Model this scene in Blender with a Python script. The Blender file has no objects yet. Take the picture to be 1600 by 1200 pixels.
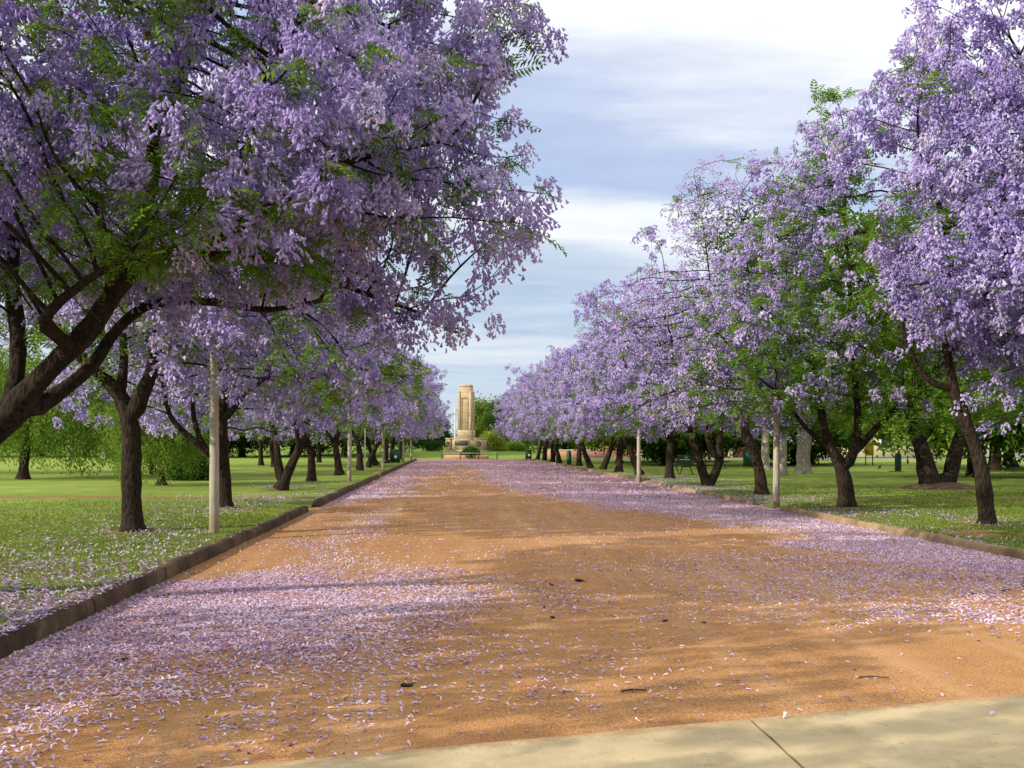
import bpy, math, random
import numpy as np
from mathutils import Vector

C = bpy.context.scene.collection
sc = bpy.context.scene
R = math.radians

# ------------------------------------------------------------------ camera, sky, sun, exposure
cam_d = bpy.data.cameras.new('camera')
cam = bpy.data.objects.new('camera', cam_d); C.objects.link(cam)
cam.location = (0, 0, 1.6); cam.rotation_euler = (R(90), 0, 0)
cam_d.sensor_width = 36; cam_d.lens = 36
cam_d.shift_x = 95 / 1600; cam_d.shift_y = 93 / 1600
cam_d.clip_end = 6000; cam_d.clip_start = 0.05
sc.camera = cam

SUN_EL, SUN_AZ = R(27), math.atan2(-0.90, -0.43)      # azimuth measured from +Y towards +X
SUNV = Vector((math.sin(SUN_AZ) * math.cos(SUN_EL), math.cos(SUN_AZ) * math.cos(SUN_EL), math.sin(SUN_EL)))
sun_d = bpy.data.lights.new('sun', 'SUN'); sun = bpy.data.objects.new('sun', sun_d); C.objects.link(sun)
sun.rotation_euler = SUNV.to_track_quat('Z', 'Y').to_euler()
sun_d.energy = 4.4; sun_d.angle = R(0.5); sun_d.color = (1.0, 0.90, 0.74)

sc.view_settings.view_transform = 'Standard'; sc.view_settings.look = 'None'
sc.view_settings.exposure = 0.33; sc.view_settings.gamma = 1.0

world = bpy.data.worlds.new('World'); sc.world = world; world.use_nodes = True
nt = world.node_tree; nt.nodes.clear()
def N(t, **kw):
    n = nt.nodes.new(t)
    for k, v in kw.items(): setattr(n, k, v)
    return n
def L(a, b): nt.links.new(a, b)
out = N('ShaderNodeOutputWorld'); bg = N('ShaderNodeBackground'); bg.inputs['Strength'].default_value = 0.1
sky = N('ShaderNodeTexSky'); sky.sky_type = 'NISHITA'; sky.sun_disc = False
sky.sun_elevation = SUN_EL; sky.sun_rotation = SUN_AZ; sky.air_density = 1.0; sky.dust_density = 1.0
tc = N('ShaderNodeTexCoord'); sep = N('ShaderNodeSeparateXYZ'); L(tc.outputs['Generated'], sep.inputs[0])
def math_n(op, a, b=None, c=None, clamp=False):
    n = N('ShaderNodeMath', operation=op); n.use_clamp = clamp
    for i, v in enumerate((a, b, c)):
        if v is None: continue
        if isinstance(v, (int, float)): n.inputs[i].default_value = v
        else: L(v, n.inputs[i])
    return n.outputs[0]
zc = math_n('MAXIMUM', sep.outputs['Z'], 0.0)
zd = math_n('ADD', zc, 0.10)
u = math_n('DIVIDE', sep.outputs['X'], zd); v = math_n('DIVIDE', sep.outputs['Y'], zd)
comb = N('ShaderNodeCombineXYZ'); L(u, comb.inputs[0]); L(v, comb.inputs[1]); comb.inputs[2].default_value = 3.7
def noise(scale, detail, rough, vec, stretch=(1, 1, 1), off=(0, 0, 0)):
    mp = N('ShaderNodeMapping'); mp.inputs['Scale'].default_value = stretch; mp.inputs['Location'].default_value = off
    L(vec, mp.inputs['Vector'])
    n = N('ShaderNodeTexNoise'); n.inputs['Scale'].default_value = scale; n.inputs['Detail'].default_value = detail
    n.inputs['Roughness'].default_value = rough; L(mp.outputs[0], n.inputs['Vector'])
    return n.outputs['Fac']
n1 = noise(0.9, 5, 0.55, comb.outputs[0], (0.55, 1.0, 1), (1.3, 0.2, 0))
n2 = noise(2.6, 6, 0.6, comb.outputs[0], (0.45, 1.2, 1), (7, 2, 0))
w1 = math_n('MULTIPLY', math_n('SUBTRACT', n1, 0.5), 0.20)
w2 = math_n('MULTIPLY', math_n('SUBTRACT', n2, 0.5), 0.11)
xr = math_n('MULTIPLY', sep.outputs['X'], 0.20)
t = math_n('ADD', math_n('ADD', sep.outputs['Z'], w1), math_n('ADD', w2, xr))
ramp = N('ShaderNodeValToRGB'); L(t, ramp.inputs[0])
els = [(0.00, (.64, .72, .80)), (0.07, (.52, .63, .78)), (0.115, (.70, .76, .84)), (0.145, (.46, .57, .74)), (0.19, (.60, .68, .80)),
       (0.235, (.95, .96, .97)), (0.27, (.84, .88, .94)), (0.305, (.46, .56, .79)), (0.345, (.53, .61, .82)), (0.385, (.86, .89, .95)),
       (0.425, (1.15, 1.15, 1.13)), (0.55, (1.3, 1.26, 1.19)), (0.75, (1.45, 1.38, 1.27)), (1.0, (1.45, 1.38, 1.27))]  # sky overhead, out of view, brightened and warmed to add fill light
cr = ramp.color_ramp
while len(cr.elements) < len(els): cr.elements.new(0.5)
for e, (p, c) in zip(cr.elements, els):
    e.position = p; e.color = (*c, 1)
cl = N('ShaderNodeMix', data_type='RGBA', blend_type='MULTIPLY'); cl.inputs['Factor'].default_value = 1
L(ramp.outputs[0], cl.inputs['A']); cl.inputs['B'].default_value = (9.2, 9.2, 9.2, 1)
n3 = noise(5.5, 8, 0.62, comb.outputs[0], (0.4, 1.1, 1), (2, 9, 0))
n3r = math_n('MULTIPLY_ADD', n3, 0.34, 0.83)
cl2 = N('ShaderNodeMix', data_type='RGBA', blend_type='MULTIPLY'); cl2.inputs['Factor'].default_value = 1
L(cl.outputs['Result'], cl2.inputs['A'])
cc = N('ShaderNodeCombineColor'); L(n3r, cc.inputs[0]); L(n3r, cc.inputs[1]); L(math_n('MULTIPLY_ADD', n3, 0.22, 0.89), cc.inputs[2]); L(cc.outputs[0], cl2.inputs['B'])
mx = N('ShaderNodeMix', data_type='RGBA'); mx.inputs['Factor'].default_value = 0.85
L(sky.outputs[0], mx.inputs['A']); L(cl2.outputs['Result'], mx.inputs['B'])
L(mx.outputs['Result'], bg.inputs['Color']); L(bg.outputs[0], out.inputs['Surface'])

sc.cycles.max_bounces = 7; sc.cycles.diffuse_bounces = 4; sc.cycles.transmission_bounces = 5
sc.cycles.use_denoising = True; sc.cycles.sample_clamp_indirect = 8
sc.cycles.caustics_reflective = False; sc.cycles.caustics_refractive = False

# ------------------------------------------------------------------ helpers
def tag(o, label=None, cat=None, group=None, kind=None):
    if label: o['label'] = label
    if cat: o['category'] = cat
    if group: o['group'] = group
    if kind: o['kind'] = kind
    return o
def empty(name, loc, rz=0.0):
    o = bpy.data.objects.new(name, None); C.objects.link(o); o.location = loc; o.rotation_euler = (0, 0, rz); o.empty_display_size = 0.3
    return o
def copy_thing(o, loc, rz=0.0, s=1.0, parent=None):
    c = o.copy(); C.objects.link(c)
    if parent is not None: c.parent = parent
    else:
        c.location = loc; c.rotation_euler = (0, 0, rz); c.scale = (s, s, s)
    for ch in list(o.children): copy_thing(ch, None, parent=c)
    return c

def np_mesh(name, parts, mat, parent=None, tint=None, smooth=False, attr=None):
    """parts: [(V(n,3), F(m,k))]; tint: per-face floats in the same order"""
    vs, lo, st, base, lbase = [], [], [], 0, 0
    for V, F in parts:
        if len(F) == 0: continue
        V = np.asarray(V, np.float32); F = np.asarray(F, np.int64)
        vs.append(V); lo.append((F + base).ravel()); k = F.shape[1]
        st.append(lbase + np.arange(len(F)) * k); lbase += F.size; base += len(V)
    V = np.concatenate(vs); lo = np.concatenate(lo).astype(np.int32); st = np.concatenate(st).astype(np.int32)
    me = bpy.data.meshes.new(name)
    me.vertices.add(len(V)); me.vertices.foreach_set('co', V.ravel())
    me.loops.add(len(lo)); me.loops.foreach_set('vertex_index', lo)
    me.polygons.add(len(st)); me.polygons.foreach_set('loop_start', st)
    if tint is not None:
        a = me.attributes.new('tint', 'FLOAT', 'FACE'); a.data.foreach_set('value', np.asarray(tint, np.float32))
    if attr is not None:
        for k, val in attr.items():
            a = me.attributes.new(k, 'FLOAT', 'POINT'); a.data.foreach_set('value', np.asarray(val, np.float32))
    me.update(calc_edges=True)
    if smooth: me.polygons.foreach_set('use_smooth', np.ones(len(st), bool))
    me.materials.append(mat)
    o = bpy.data.objects.new(name, me); C.objects.link(o)
    if parent is not None: o.parent = parent
    return o

class MB:
    """collects boxes, tubes and lathes into one mesh"""
    def __init__(s): s.parts = []
    def box(s, c, d, rz=0.0, rx=0.0, taper=1.0, bev=0.012):
        x, y, z = d[0] / 2, d[1] / 2, d[2] / 2
        b = min(bev, x * .45, y * .45, z * .45)
        pts, fs = [], []
        rings = [(-z, x - b, y - b), (-z + b, x, y), (z - b, x * taper, y * taper), (z, x * taper - b, y * taper - b)]
        for (zz, xx, yy) in rings:
            e = min(b, xx * .4, yy * .4)
            pts += [(-xx + e, -yy, zz), (xx - e, -yy, zz), (xx, -yy + e, zz), (xx, yy - e, zz), (xx - e, yy, zz), (-xx + e, yy, zz), (-xx, yy - e, zz), (-xx, -yy + e, zz)]
        q = []
        for r in range(3):
            for i in range(8):
                j = (i + 1) % 8; q.append((r * 8 + i, r * 8 + j, r * 8 + 8 + j, r * 8 + 8 + i))
        V = np.array(pts)
        if rx:
            c0, s0 = math.cos(rx), math.sin(rx); V = V @ np.array([[1, 0, 0], [0, c0, s0], [0, -s0, c0]])
        c0, s0 = math.cos(rz), math.sin(rz); V = V @ np.array([[c0, s0, 0], [-s0, c0, 0], [0, 0, 1]])
        V = V + np.array(c)
        s.parts.append((V, np.array(q)))
        s.parts.append((V, np.array([[7, 6, 5, 4, 3, 2, 1, 0], [24, 25, 26, 27, 28, 29, 30, 31]])))
        return s
    def lathe(s, prof, c=(0, 0, 0), n=16):
        a = np.arange(n) * 2 * math.pi / n
        V = np.concatenate([np.stack([np.cos(a) * r, np.sin(a) * r, np.full(n, z)], 1) for r, z in prof]) + np.array(c)
        q = []
        for k in range(len(prof) - 1):
            for i in range(n):
                j = (i + 1) % n; q.append((k * n + i, k * n + j, k * n + n + j, k * n + n + i))
        s.parts.append((V, np.array(q)))
        m = len(prof) - 1
        s.parts.append((V, np.array([[n - 1 - i for i in range(n)], [m * n + i for i in range(n)]])))
        return s
    def bar(s, a, b, r, n=8):
        a = np.array(a, float); b = np.array(b, float); d = b - a; d = d / np.linalg.norm(d)
        ref = np.array([0, 0, 1.0]) if abs(d[2]) < .9 else np.array([1.0, 0, 0])
        x = np.cross(d, ref); x /= np.linalg.norm(x); y = np.cross(d, x)
        t = np.arange(n) * 2 * math.pi / n
        ring = np.cos(t)[:, None] * x + np.sin(t)[:, None] * y
        V = np.concatenate([a + ring * r, b + ring * r])
        s.parts.append((V, np.array([(i, (i + 1) % n, n + (i + 1) % n, n + i) for i in range(n)])))
        s.parts.append((V, np.array([[n - 1 - i for i in range(n)], [n + i for i in range(n)]])))
        return s
    def build(s, name, mat, parent=None, smooth=False):
        return np_mesh(name, s.parts, mat, parent, smooth=smooth)

rng = np.random.default_rng(11)
_lat = np.random.default_rng(3).random((64, 64, 64)).astype(np.float32)
def vn(p, s=1.0):
    """value noise on (n,3) points"""
    p = np.asarray(p, float) * s + 100.0
    i = np.floor(p).astype(int); f = p - i; f = f * f * (3 - 2 * f)
    r = 0
    for dx in (0, 1):
        wx = f[:, 0] if dx else 1 - f[:, 0]
        for dy in (0, 1):
            wy = f[:, 1] if dy else 1 - f[:, 1]
            for dz in (0, 1):
                wz = f[:, 2] if dz else 1 - f[:, 2]
                r = r + wx * wy * wz * _lat[(i[:, 0] + dx) % 64, (i[:, 1] + dy) % 64, (i[:, 2] + dz) % 64]
    return r
def vn2(x, y, s=1.0, k=0.5): return vn(np.stack([x, y, np.full_like(x, k)], 1), s)
def sstep(a, b, x): t = np.clip((x - a) / (b - a), 0, 1); return t * t * (3 - 2 * t)

# ------------------------------------------------------------------ materials
def new_mat(name):
    m = bpy.data.materials.new(name); m.use_nodes = True; n = m.node_tree; n.nodes.clear()
    return m, n
class T:
    """tiny node-tree writer"""
    def __init__(s, name):
        s.m, s.n = new_mat(name); s.out = s.add('ShaderNodeOutputMaterial')
    def add(s, t, **kw):
        x = s.n.nodes.new(t)
        for k, v in kw.items(): setattr(x, k, v)
        return x
    def link(s, a, b): s.n.links.new(a, b)
    def put(s, sock, v):
        if isinstance(v, (int, float)): sock.default_value = v
        elif isinstance(v, tuple): sock.default_value = (*v, 1) if len(v) == 3 and sock.type == 'RGBA' else v
        else: s.link(v, sock)
    def coord(s, kind='Object', scale=(1, 1, 1)):
        c = s.add('ShaderNodeTexCoord'); m = s.add('ShaderNodeMapping'); s.link(c.outputs[kind], m.inputs[0]); m.inputs['Scale'].default_value = scale
        return m.outputs[0]
    def pos(s, scale=(1, 1, 1)):
        c = s.add('ShaderNodeNewGeometry'); m = s.add('ShaderNodeMapping'); s.link(c.outputs['Position'], m.inputs[0]); m.inputs['Scale'].default_value = scale
        return m.outputs[0]
    def noise(s, vec, scale, detail=3, rough=.55):
        n = s.add('ShaderNodeTexNoise'); s.put(n.inputs['Vector'], vec); s.put(n.inputs['Scale'], scale); s.put(n.inputs['Detail'], detail); s.put(n.inputs['Roughness'], rough)
        return n.outputs['Fac']
    def voro(s, vec, scale, out='Distance', feat='F1'):
        n = s.add('ShaderNodeTexVoronoi'); n.feature = feat; s.put(n.inputs['Vector'], vec); s.put(n.inputs['Scale'], scale); return n.outputs[out]
    def ramp(s, fac, stops):
        r = s.add('ShaderNodeValToRGB'); s.link(fac, r.inputs[0]); cr = r.color_ramp
        while len(cr.elements) < len(stops): cr.elements.new(.5)
        for e, (p, c) in zip(cr.elements, stops):
            e.position = p; e.color = (*c, 1) if isinstance(c, tuple) else (c, c, c, 1)
        return r.outputs[0]
    def mix(s, f, a, b, mode='MIX'):
        m = s.add('ShaderNodeMix', data_type='RGBA', blend_type=mode); s.put(m.inputs['Factor'], f); s.put(m.inputs['A'], a); s.put(m.inputs['B'], b); return m.outputs['Result']
    def math(s, op, a, b=0.0, clamp=False):
        m = s.add('ShaderNodeMath', operation=op); m.use_clamp = clamp; s.put(m.inputs[0], a); s.put(m.inputs[1], b); return m.outputs[0]
    def attr(s, name): return s.add('ShaderNodeAttribute', attribute_name=name).outputs['Fac']
    def bump(s, h, strength, dist):
        b = s.add('ShaderNodeBump'); s.link(h, b.inputs['Height']); s.put(b.inputs['Strength'], strength); s.put(b.inputs['Distance'], dist); return b.outputs[0]
    def principled(s, col, rough=.85, spec=.3, normal=None, metal=0.0):
        p = s.add('ShaderNodeBsdfPrincipled'); s.put(p.inputs['Base Color'], col); s.put(p.inputs['Roughness'], rough)
        s.put(p.inputs['Specular IOR Level'], spec); s.put(p.inputs['Metallic'], metal)
        if normal is not None: s.link(normal, p.inputs['Normal'])
        return p.outputs[0]
    def finish(s, sh): s.link(sh, s.out.inputs['Surface']); return s.m
    def leafy(s, col, trans=.35, tcol=None):
        d = s.add('ShaderNodeBsdfDiffuse'); t = s.add('ShaderNodeBsdfTranslucent'); m = s.add('ShaderNodeMixShader')
        s.put(d.inputs['Color'], col); s.put(t.inputs['Color'], tcol if tcol is not None else col); m.inputs[0].default_value = trans
        s.link(d.outputs[0], m.inputs[1]); s.link(t.outputs[0], m.inputs[2]); return s.finish(m.outputs[0])

def mat_blossom():
    t = T('jacaranda_blossom'); f = t.attr('tint')
    oi = t.add('ShaderNodeObjectInfo')
    c = t.ramp(f, [(0, (.27, .19, .47)), (.3, (.47, .375, .75)), (.65, (.66, .58, .91)), (.88, (.88, .83, .98)), (.96, (.60, .46, .70)), (1, (.42, .30, .34))])
    c = t.mix(t.math('MULTIPLY', oi.outputs['Random'], .14), c, (.56, .42, .66))
    return t.leafy(c, .5)
def mat_leaf(name, stops, trans=.4):
    t = T(name); f = t.attr('tint'); c = t.ramp(f, stops)
    return t.leafy(c, trans)
def mat_bark(name, c0, c1, scale=1.0):
    t = T(name); p = t.coord('Object', (1, 1, .28)); q = t.coord('Object', (1, 1, 1))
    a = t.voro(p, 26 * scale, feat='F1'); b = t.noise(q, 3.0 * scale, 5, .6); c = t.noise(p, 60 * scale, 4, .6)
    f = t.math('ADD', t.math('MULTIPLY', a, .55), t.math('MULTIPLY', c, .5))
    col = t.ramp(f, [(.25, c0), (.62, c1), (.85, tuple(min(1, x * 1.5) for x in c1))])
    lich = t.ramp(b, [(.56, 0.0), (.72, 1.0)])
    col = t.mix(t.math('MULTIPLY', lich, .3), col, (.09, .078, .058))
    return t.finish(t.principled(col, .93, .12, t.bump(f, 1.0, .05)))
M = {}
M['blossom'] = mat_blossom()
M['jleaf'] = mat_leaf('jacaranda_leaf', [(0, (.055, .12, .018)), (.5, (.13, .25, .03)), (.8, (.22, .37, .045)), (1, (.30, .36, .07))], .5)
M['dleaf'] = mat_leaf('dark_leaf', [(0, (.018, .045, .010)), (.6, (.045, .10, .018)), (1, (.11, .19, .03))], .3)
M['pleaf'] = mat_leaf('pepper_leaf', [(0, (.06, .12, .018)), (.6, (.15, .25, .035)), (1, (.26, .35, .06))], .4)
M['yleaf'] = mat_leaf('yellow_leaf', [(0, (.18, .25, .03)), (.6, (.33, .40, .06)), (1, (.45, .48, .12))], .4)
M['bark'] = mat_bark('jacaranda_bark', (.009, .007, .005), (.042, .030, .022))
M['gum'] = mat_bark('gum_bark', (.16, .14, .115), (.36, .32, .27), .6)
M['pod'] = T('pod').m
t = T('seed_pod'); M['pod'] = t.finish(t.principled(t.ramp(t.noise(t.coord(), 30), [(.3, (.03, .016, .008)), (.7, (.13, .06, .03))]), .7, .3))
def simple(name, c, rough=.6, var=.25, scale=6, spec=.4, metal=0.0, bump=.15):
    t = T(name); n = t.noise(t.coord(), scale, 5, .6)
    col = t.ramp(n, [(.25, tuple(x * (1 - var) for x in c)), (.75, tuple(min(1, x * (1 + var)) for x in c))])
    M[name] = t.finish(t.principled(col, rough, spec, t.bump(t.noise(t.coord(), scale * 8, 4), bump, .01), metal)); return M[name]

# petal cover: where fallen blossom lies on road and lawns (a real coat of petals)
def petal_cover(x, y):
    n = vn2(x, y, .55); n2 = vn2(x, y, 1.7, 7.5); w = (n - .5) * 1.7 + (n2 - .5) * 1.3
    xb = np.interp(y, [4.5, 5, 6.3, 8, 10, 12, 13.5, 15], [-2.3, -1.9, -1.15, -.15, .45, -.2, -.9, -1.7])
    left = (.60 * sstep(.7, -2.2, x - xb + w * 1.0) + .28 * sstep(2.0, -.4, x - xb + w * 1.2)) * sstep(3.2, 5.6, y + w * .6 - .25 * (x + 2))
    left *= 1 - sstep(0, .5, (y - np.interp(x, [-3.4, -2.8, -1.0, .4], [11.7, 12.2, 14.6, 14.9])) + w * .35)
    thin = .50 * sstep(.75, .1, np.abs(x + 1.75 + w * .5)) * sstep(12.5, 14, y) * sstep(27, 23, y)
    skirt = .06 * sstep(3.2, .6, x + w) * sstep(5.5, 7, y) * sstep(14, 11, y)
    rb = .62 * sstep(.2, 7.5, x + w * 1.3) * sstep(8.2, 10.6, y + w * .8 + x * .05) * sstep(15.6, 13.2, y - x * .18 + w)
    xr = np.interp(y, [12, 14, 16, 20, 24, 28, 35, 45, 60, 101], [6.2, 5.6, 5.5, 5.8, 4.4, 3.4, 1.5, 1.2, 1.0, -1])
    right = .92 * sstep(-.5, .9, x - xr + w * .9) * sstep(11.5, 14, y + w)
    xl = np.interp(y, [22, 26, 30, 45, 60, 101], [-4.2, -2.9, -2.0, -1.2, -.4, 2])
    farl = .88 * sstep(.6, -.9, x - xl - .4 + w * 1.1) * sstep(24, 29, y)
    haze = .022 + .07 * sstep(9, 14, y) + .5 * sstep(30, 60, y)
    d = np.maximum.reduce([left * (.78 + .22 * sstep(5.8, 8.8, y)), thin, skirt, rb, right, farl, haze * (0.35 + n), np.full_like(x, .006)])
    road = (x > -3.5) & (x < 8.1)
    # lawns
    nn = vn2(x, y, .35, 11.5)
    lw = 1.0 * sstep(13.6, 8.5, y - (x + 3.6) * .3 + w * 1.3) * sstep(-11, -7, x) + .33 * sstep(-8.5, -5, x) * sstep(.42, .66, nn) + .55 * sstep(.9, .3, np.abs(y - 27.3 + w * .4)) * sstep(-8, -4.5, x)
    rw = (.62 * sstep(12.5, 9, x + w) * sstep(.30, .6, nn) + .25 * sstep(9.6, 8.2, x)) + .5 * sstep(.8, .3, np.abs(y - 28 + w * .4)) * sstep(13, 9, x)
    return np.clip(np.where(road, d, np.where(x < 0, lw, rw)), 0, 1)

def mat_road():
    t = T('red_gravel'); p = t.pos(); f = t.attr('petal')
    a = t.noise(p, .35, 4, .6); b = t.noise(p, 2.2, 5, .65); g = t.noise(p, 70, 3, .7); g2 = t.voro(p, 95)
    st = t.noise(t.pos((.25, 2.0, 1)), 1.1, 4, .6)
    col = t.ramp(t.math('ADD', t.math('MULTIPLY', a, .5), t.math('MULTIPLY', b, .5)), [(.32, (.24, .112, .042)), (.5, (.33, .158, .058)), (.68, (.42, .215, .086))])
    col = t.mix(t.ramp(st, [(.5, 0.0), (.75, .45)]), col, (.24, .12, .05))  # darker crosswise streaks: mostly shadow bands put into the gravel colour
    tr_ = t.noise(t.pos((1.6, .07, 1)), 1.0, 4, .6)
    col = t.mix(t.ramp(tr_, [(.5, 0.0), (.68, .55)]), col, (.47, .29, .15))
    col = t.mix(t.ramp(t.noise(p, .9, 6, .7), [(.55, 0.0), (.72, .55)]), col, (.25, .125, .06))
    col = t.mix(t.ramp(g, [(.48, 0.0), (.70, .8)]), col, (.62, .42, .24))
    col = t.mix(t.ramp(g, [(.25, .7), (.42, 0.0)]), col, (.17, .075, .03))
    pf = t.noise(p, 38, 3, .75)
    cov = t.ramp(t.math('ADD', t.math('MULTIPLY', f, .50), t.math('MULTIPLY', t.math('SUBTRACT', pf, .5), 1.2)), [(.38, 0.0), (.56, .85)])
    pc = t.ramp(t.noise(p, 23, 3, .7), [(.3, (.30, .165, .24)), (.5, (.41, .265, .42)), (.68, (.55, .41, .60))])
    col = t.mix(cov, col, pc)
    h = t.math('ADD', t.math('MULTIPLY', g2, .5), t.math('ADD', g, t.math('MULTIPLY', b, 2.5)))
    return t.finish(t.principled(col, .95, .12, t.bump(h, .6, .012)))
def mat_lawn():
    t = T('mown_lawn'); p = t.pos(); f = t.attr('petal')
    a = t.noise(p, .18, 4, .6); b = t.noise(p, 1.3, 5, .65); c = t.noise(p, 34, 4, .75)
    k = t.math('ADD', t.math('MULTIPLY', a, .45), t.math('ADD', t.math('MULTIPLY', b, .3), t.math('MULTIPLY', c, .25)))
    col = t.ramp(k, [(.33, (.105, .16, .028)), (.48, (.175, .25, .046)), (.58, (.25, .305, .07)), (.7, (.37, .35, .14))])
    dirt = t.attr('dirt')
    dn = t.ramp(t.math('ADD', dirt, t.math('MULTIPLY', t.math('SUBTRACT', b, .5), .9)), [(.4, 0.0), (.62, 1.0)])
    col = t.mix(dn, col, t.ramp(c, [(.3, (.17, .09, .045)), (.7, (.33, .19, .10))]))
    pf = t.noise(p, 30, 3, .75)
    cov = t.ramp(t.math('ADD', t.math('MULTIPLY', f, .5), t.math('MULTIPLY', t.math('SUBTRACT', pf, .5), 1.1)), [(.36, 0.0), (.55, .75)])
    col = t.mix(cov, col, t.ramp(t.noise(p, 19, 2), [(.35, (.36, .30, .42)), (.7, (.60, .54, .68))]))
    return t.finish(t.principled(col, .95, .08, t.bump(t.math('ADD', c, t.math('MULTIPLY', b, 2)), .8, .03)))
M['road'] = mat_road(); M['lawn'] = mat_lawn()
t = T('far_grass'); p = t.pos(); M['fargrass'] = t.finish(t.principled(t.ramp(t.noise(p, .25, 6, .65), [(.35, (.11, .185, .028)), (.65, (.18, .26, .045))]), .95, .08, t.bump(t.noise(p, 12, 3), .6, .04)))
def mat_kerb():
    t = T('kerb_concrete'); p = t.pos(); a = t.noise(p, 2.2, 6, .65); b = t.noise(p, 40, 4, .7)
    sy = t.add('ShaderNodeSeparateXYZ'); t.link(p, sy.inputs[0])
    jt = t.ramp(t.math('ADD', t.math('FRACT', t.math('MULTIPLY', sy.outputs[1], .41)), t.math('MULTIPLY', t.math('SUBTRACT', b, .5), .02)), [(0, .9), (.012, .9), (.02, 0.0)])
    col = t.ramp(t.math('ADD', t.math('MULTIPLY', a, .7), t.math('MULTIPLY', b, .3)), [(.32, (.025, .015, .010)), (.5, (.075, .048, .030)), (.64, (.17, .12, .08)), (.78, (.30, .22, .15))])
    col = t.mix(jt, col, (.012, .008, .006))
    return t.finish(t.principled(col, .9, .2, t.bump(t.math('ADD', a, b), .7, .02)))
M['kerb'] = mat_kerb()
t = T('pale_kerb_concrete'); p = t.pos(); a = t.noise(p, 1.6, 6, .65); b = t.noise(p, 45, 4, .7)
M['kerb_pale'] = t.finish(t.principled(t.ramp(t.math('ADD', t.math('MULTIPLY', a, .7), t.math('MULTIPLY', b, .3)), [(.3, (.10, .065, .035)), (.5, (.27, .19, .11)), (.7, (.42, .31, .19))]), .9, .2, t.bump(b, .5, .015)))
t = T('path_concrete'); p = t.pos(); a = t.noise(p, .9, 6, .65); b = t.noise(p, 60, 4, .7); c = t.noise(p, 3.5, 5, .6)
col = t.ramp(t.math('ADD', t.math('MULTIPLY', a, .5), t.math('ADD', t.math('MULTIPLY', c, .3), t.math('MULTIPLY', b, .2))), [(.33, (.30, .245, .14)), (.5, (.43, .355, .215)), (.66, (.56, .48, .31))])
st = t.noise(p, 2.6, 7, .7); cr_ = t.voro(t.pos((1, 1, 0)), 1.1, feat='DISTANCE_TO_EDGE')
col = t.mix(t.ramp(st, [(.54, 0.0), (.66, .5)]), col, (.24, .19, .10)); col = t.mix(t.ramp(t.noise(p, 14, 4, .7), [(.62, 0.0), (.72, .6)]), col, (.20, .15, .08))
sx_ = t.add('ShaderNodeSeparateXYZ'); t.link(p, sx_.inputs[0])
ed = t.math('SUBTRACT', t.math('ADD', t.math('MULTIPLY', sx_.outputs[0], .31), 5.27), sx_.outputs[1])
gr = t.ramp(t.math('ADD', t.math('MULTIPLY', ed, 2.2), t.math('MULTIPLY', t.math('SUBTRACT', t.noise(p, 28, 4, .75), .5), 1.3)), [(.0, .8), (.28, .0)])
col = t.mix(gr, col, (.40, .22, .10))
M['concrete'] = t.finish(t.principled(col, .85, .25, t.bump(t.math('ADD', b, c), .35, .008)))
t = T('sandstone'); p = t.coord(); br = t.add('ShaderNodeTexBrick'); 
mp = t.coord('Object'); sw = t.add('ShaderNodeSeparateXYZ'); t.link(mp, sw.inputs[0]); cb = t.add('ShaderNodeCombineXYZ')
t.link(t.math('ADD', sw.outputs[0], sw.outputs[1]), cb.inputs[0]); t.link(sw.outputs[2], cb.inputs[1]); t.link(cb.outputs[0], br.inputs['Vector'])
br.inputs['Scale'].default_value = 1.0; br.inputs['Brick Width'].default_value = .9; br.inputs['Row Height'].default_value = .42; br.inputs['Mortar Size'].default_value = .012
br.inputs['Color1'].default_value = (.50, .39, .25, 1); br.inputs['Color2'].default_value = (.43, .33, .21, 1); br.inputs['Mortar'].default_value = (.26, .19, .11, 1)
M['stone'] = t.finish(t.principled(t.mix(t.ramp(t.noise(p, 1.5, 6, .65), [(.45, 0.0), (.8, .45)]), br.outputs['Color'], (.20, .15, .10)), .9, .2, t.bump(t.noise(p, 9, 5), .4, .03)))
t = T('pole_timber'); p = t.coord('Object', (1, 1, .06)); a = t.noise(p, 45, 4, .6); b = t.noise(t.coord(), 2.5, 5)
z = t.add('ShaderNodeSeparateXYZ'); t.link(t.coord(), z.inputs[0])
low = t.ramp(t.math('ADD', z.outputs[2], t.math('MULTIPLY', b, .5)), [(.35, 1.0), (.75, 0.0)])
col = t.ramp(t.math('ADD', t.math('MULTIPLY', a, .6), t.math('MULTIPLY', b, .4)), [(.3, (.22, .20, .155)), (.5, (.38, .35, .28)), (.7, (.50, .47, .39))])
M['pole'] = t.finish(t.principled(t.mix(t.math('MULTIPLY', low, .75), col, (.22, .15, .09)), .85, .2, t.bump(a, .6, .01)))
simple('plaque', (.05, .05, .045), .5, .3, 8); simple('bronze', (.045, .05, .035), .45, .3, 12, .5, .4)
simple('green_paint', (.012, .06, .038), .4, .2, 5); simple('white_paint', (.75, .75, .72), .5, .06, 4)
simple('brick', (.34, .14, .085), .9, .3, 5); simple('cream_wall', (.62, .53, .38), .85, .1, 1.5); simple('grey_wall', (.38, .38, .37), .85, .1, 1.5)
simple('bitumen', (.14, .14, .15), .9, .2, 2); simple('dark_wood', (.06, .04, .025), .8, .3, 8); simple('yellow_paint', (.72, .45, .03), .5, .1, 4)
simple('roof_tile', (.17, .09, .06), .9, .2, 3); simple('glass_dark', (.02, .025, .03), .1, .2, 2, .6); simple('grey_metal', (.38, .40, .39), .45, .12, 6)
simple('debris', (.035, .022, .014), .9, .4, 20); simple('pale_stick', (.48, .40, .30), .8, .2, 15); simple('soil', (.10, .06, .035), .95, .35, 6)
simple('pink_brick', (.50, .25, .17), .9, .2, 4); simple('rust', (.11, .055, .03), .8, .3, 8)
M['petal'] = None
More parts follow.
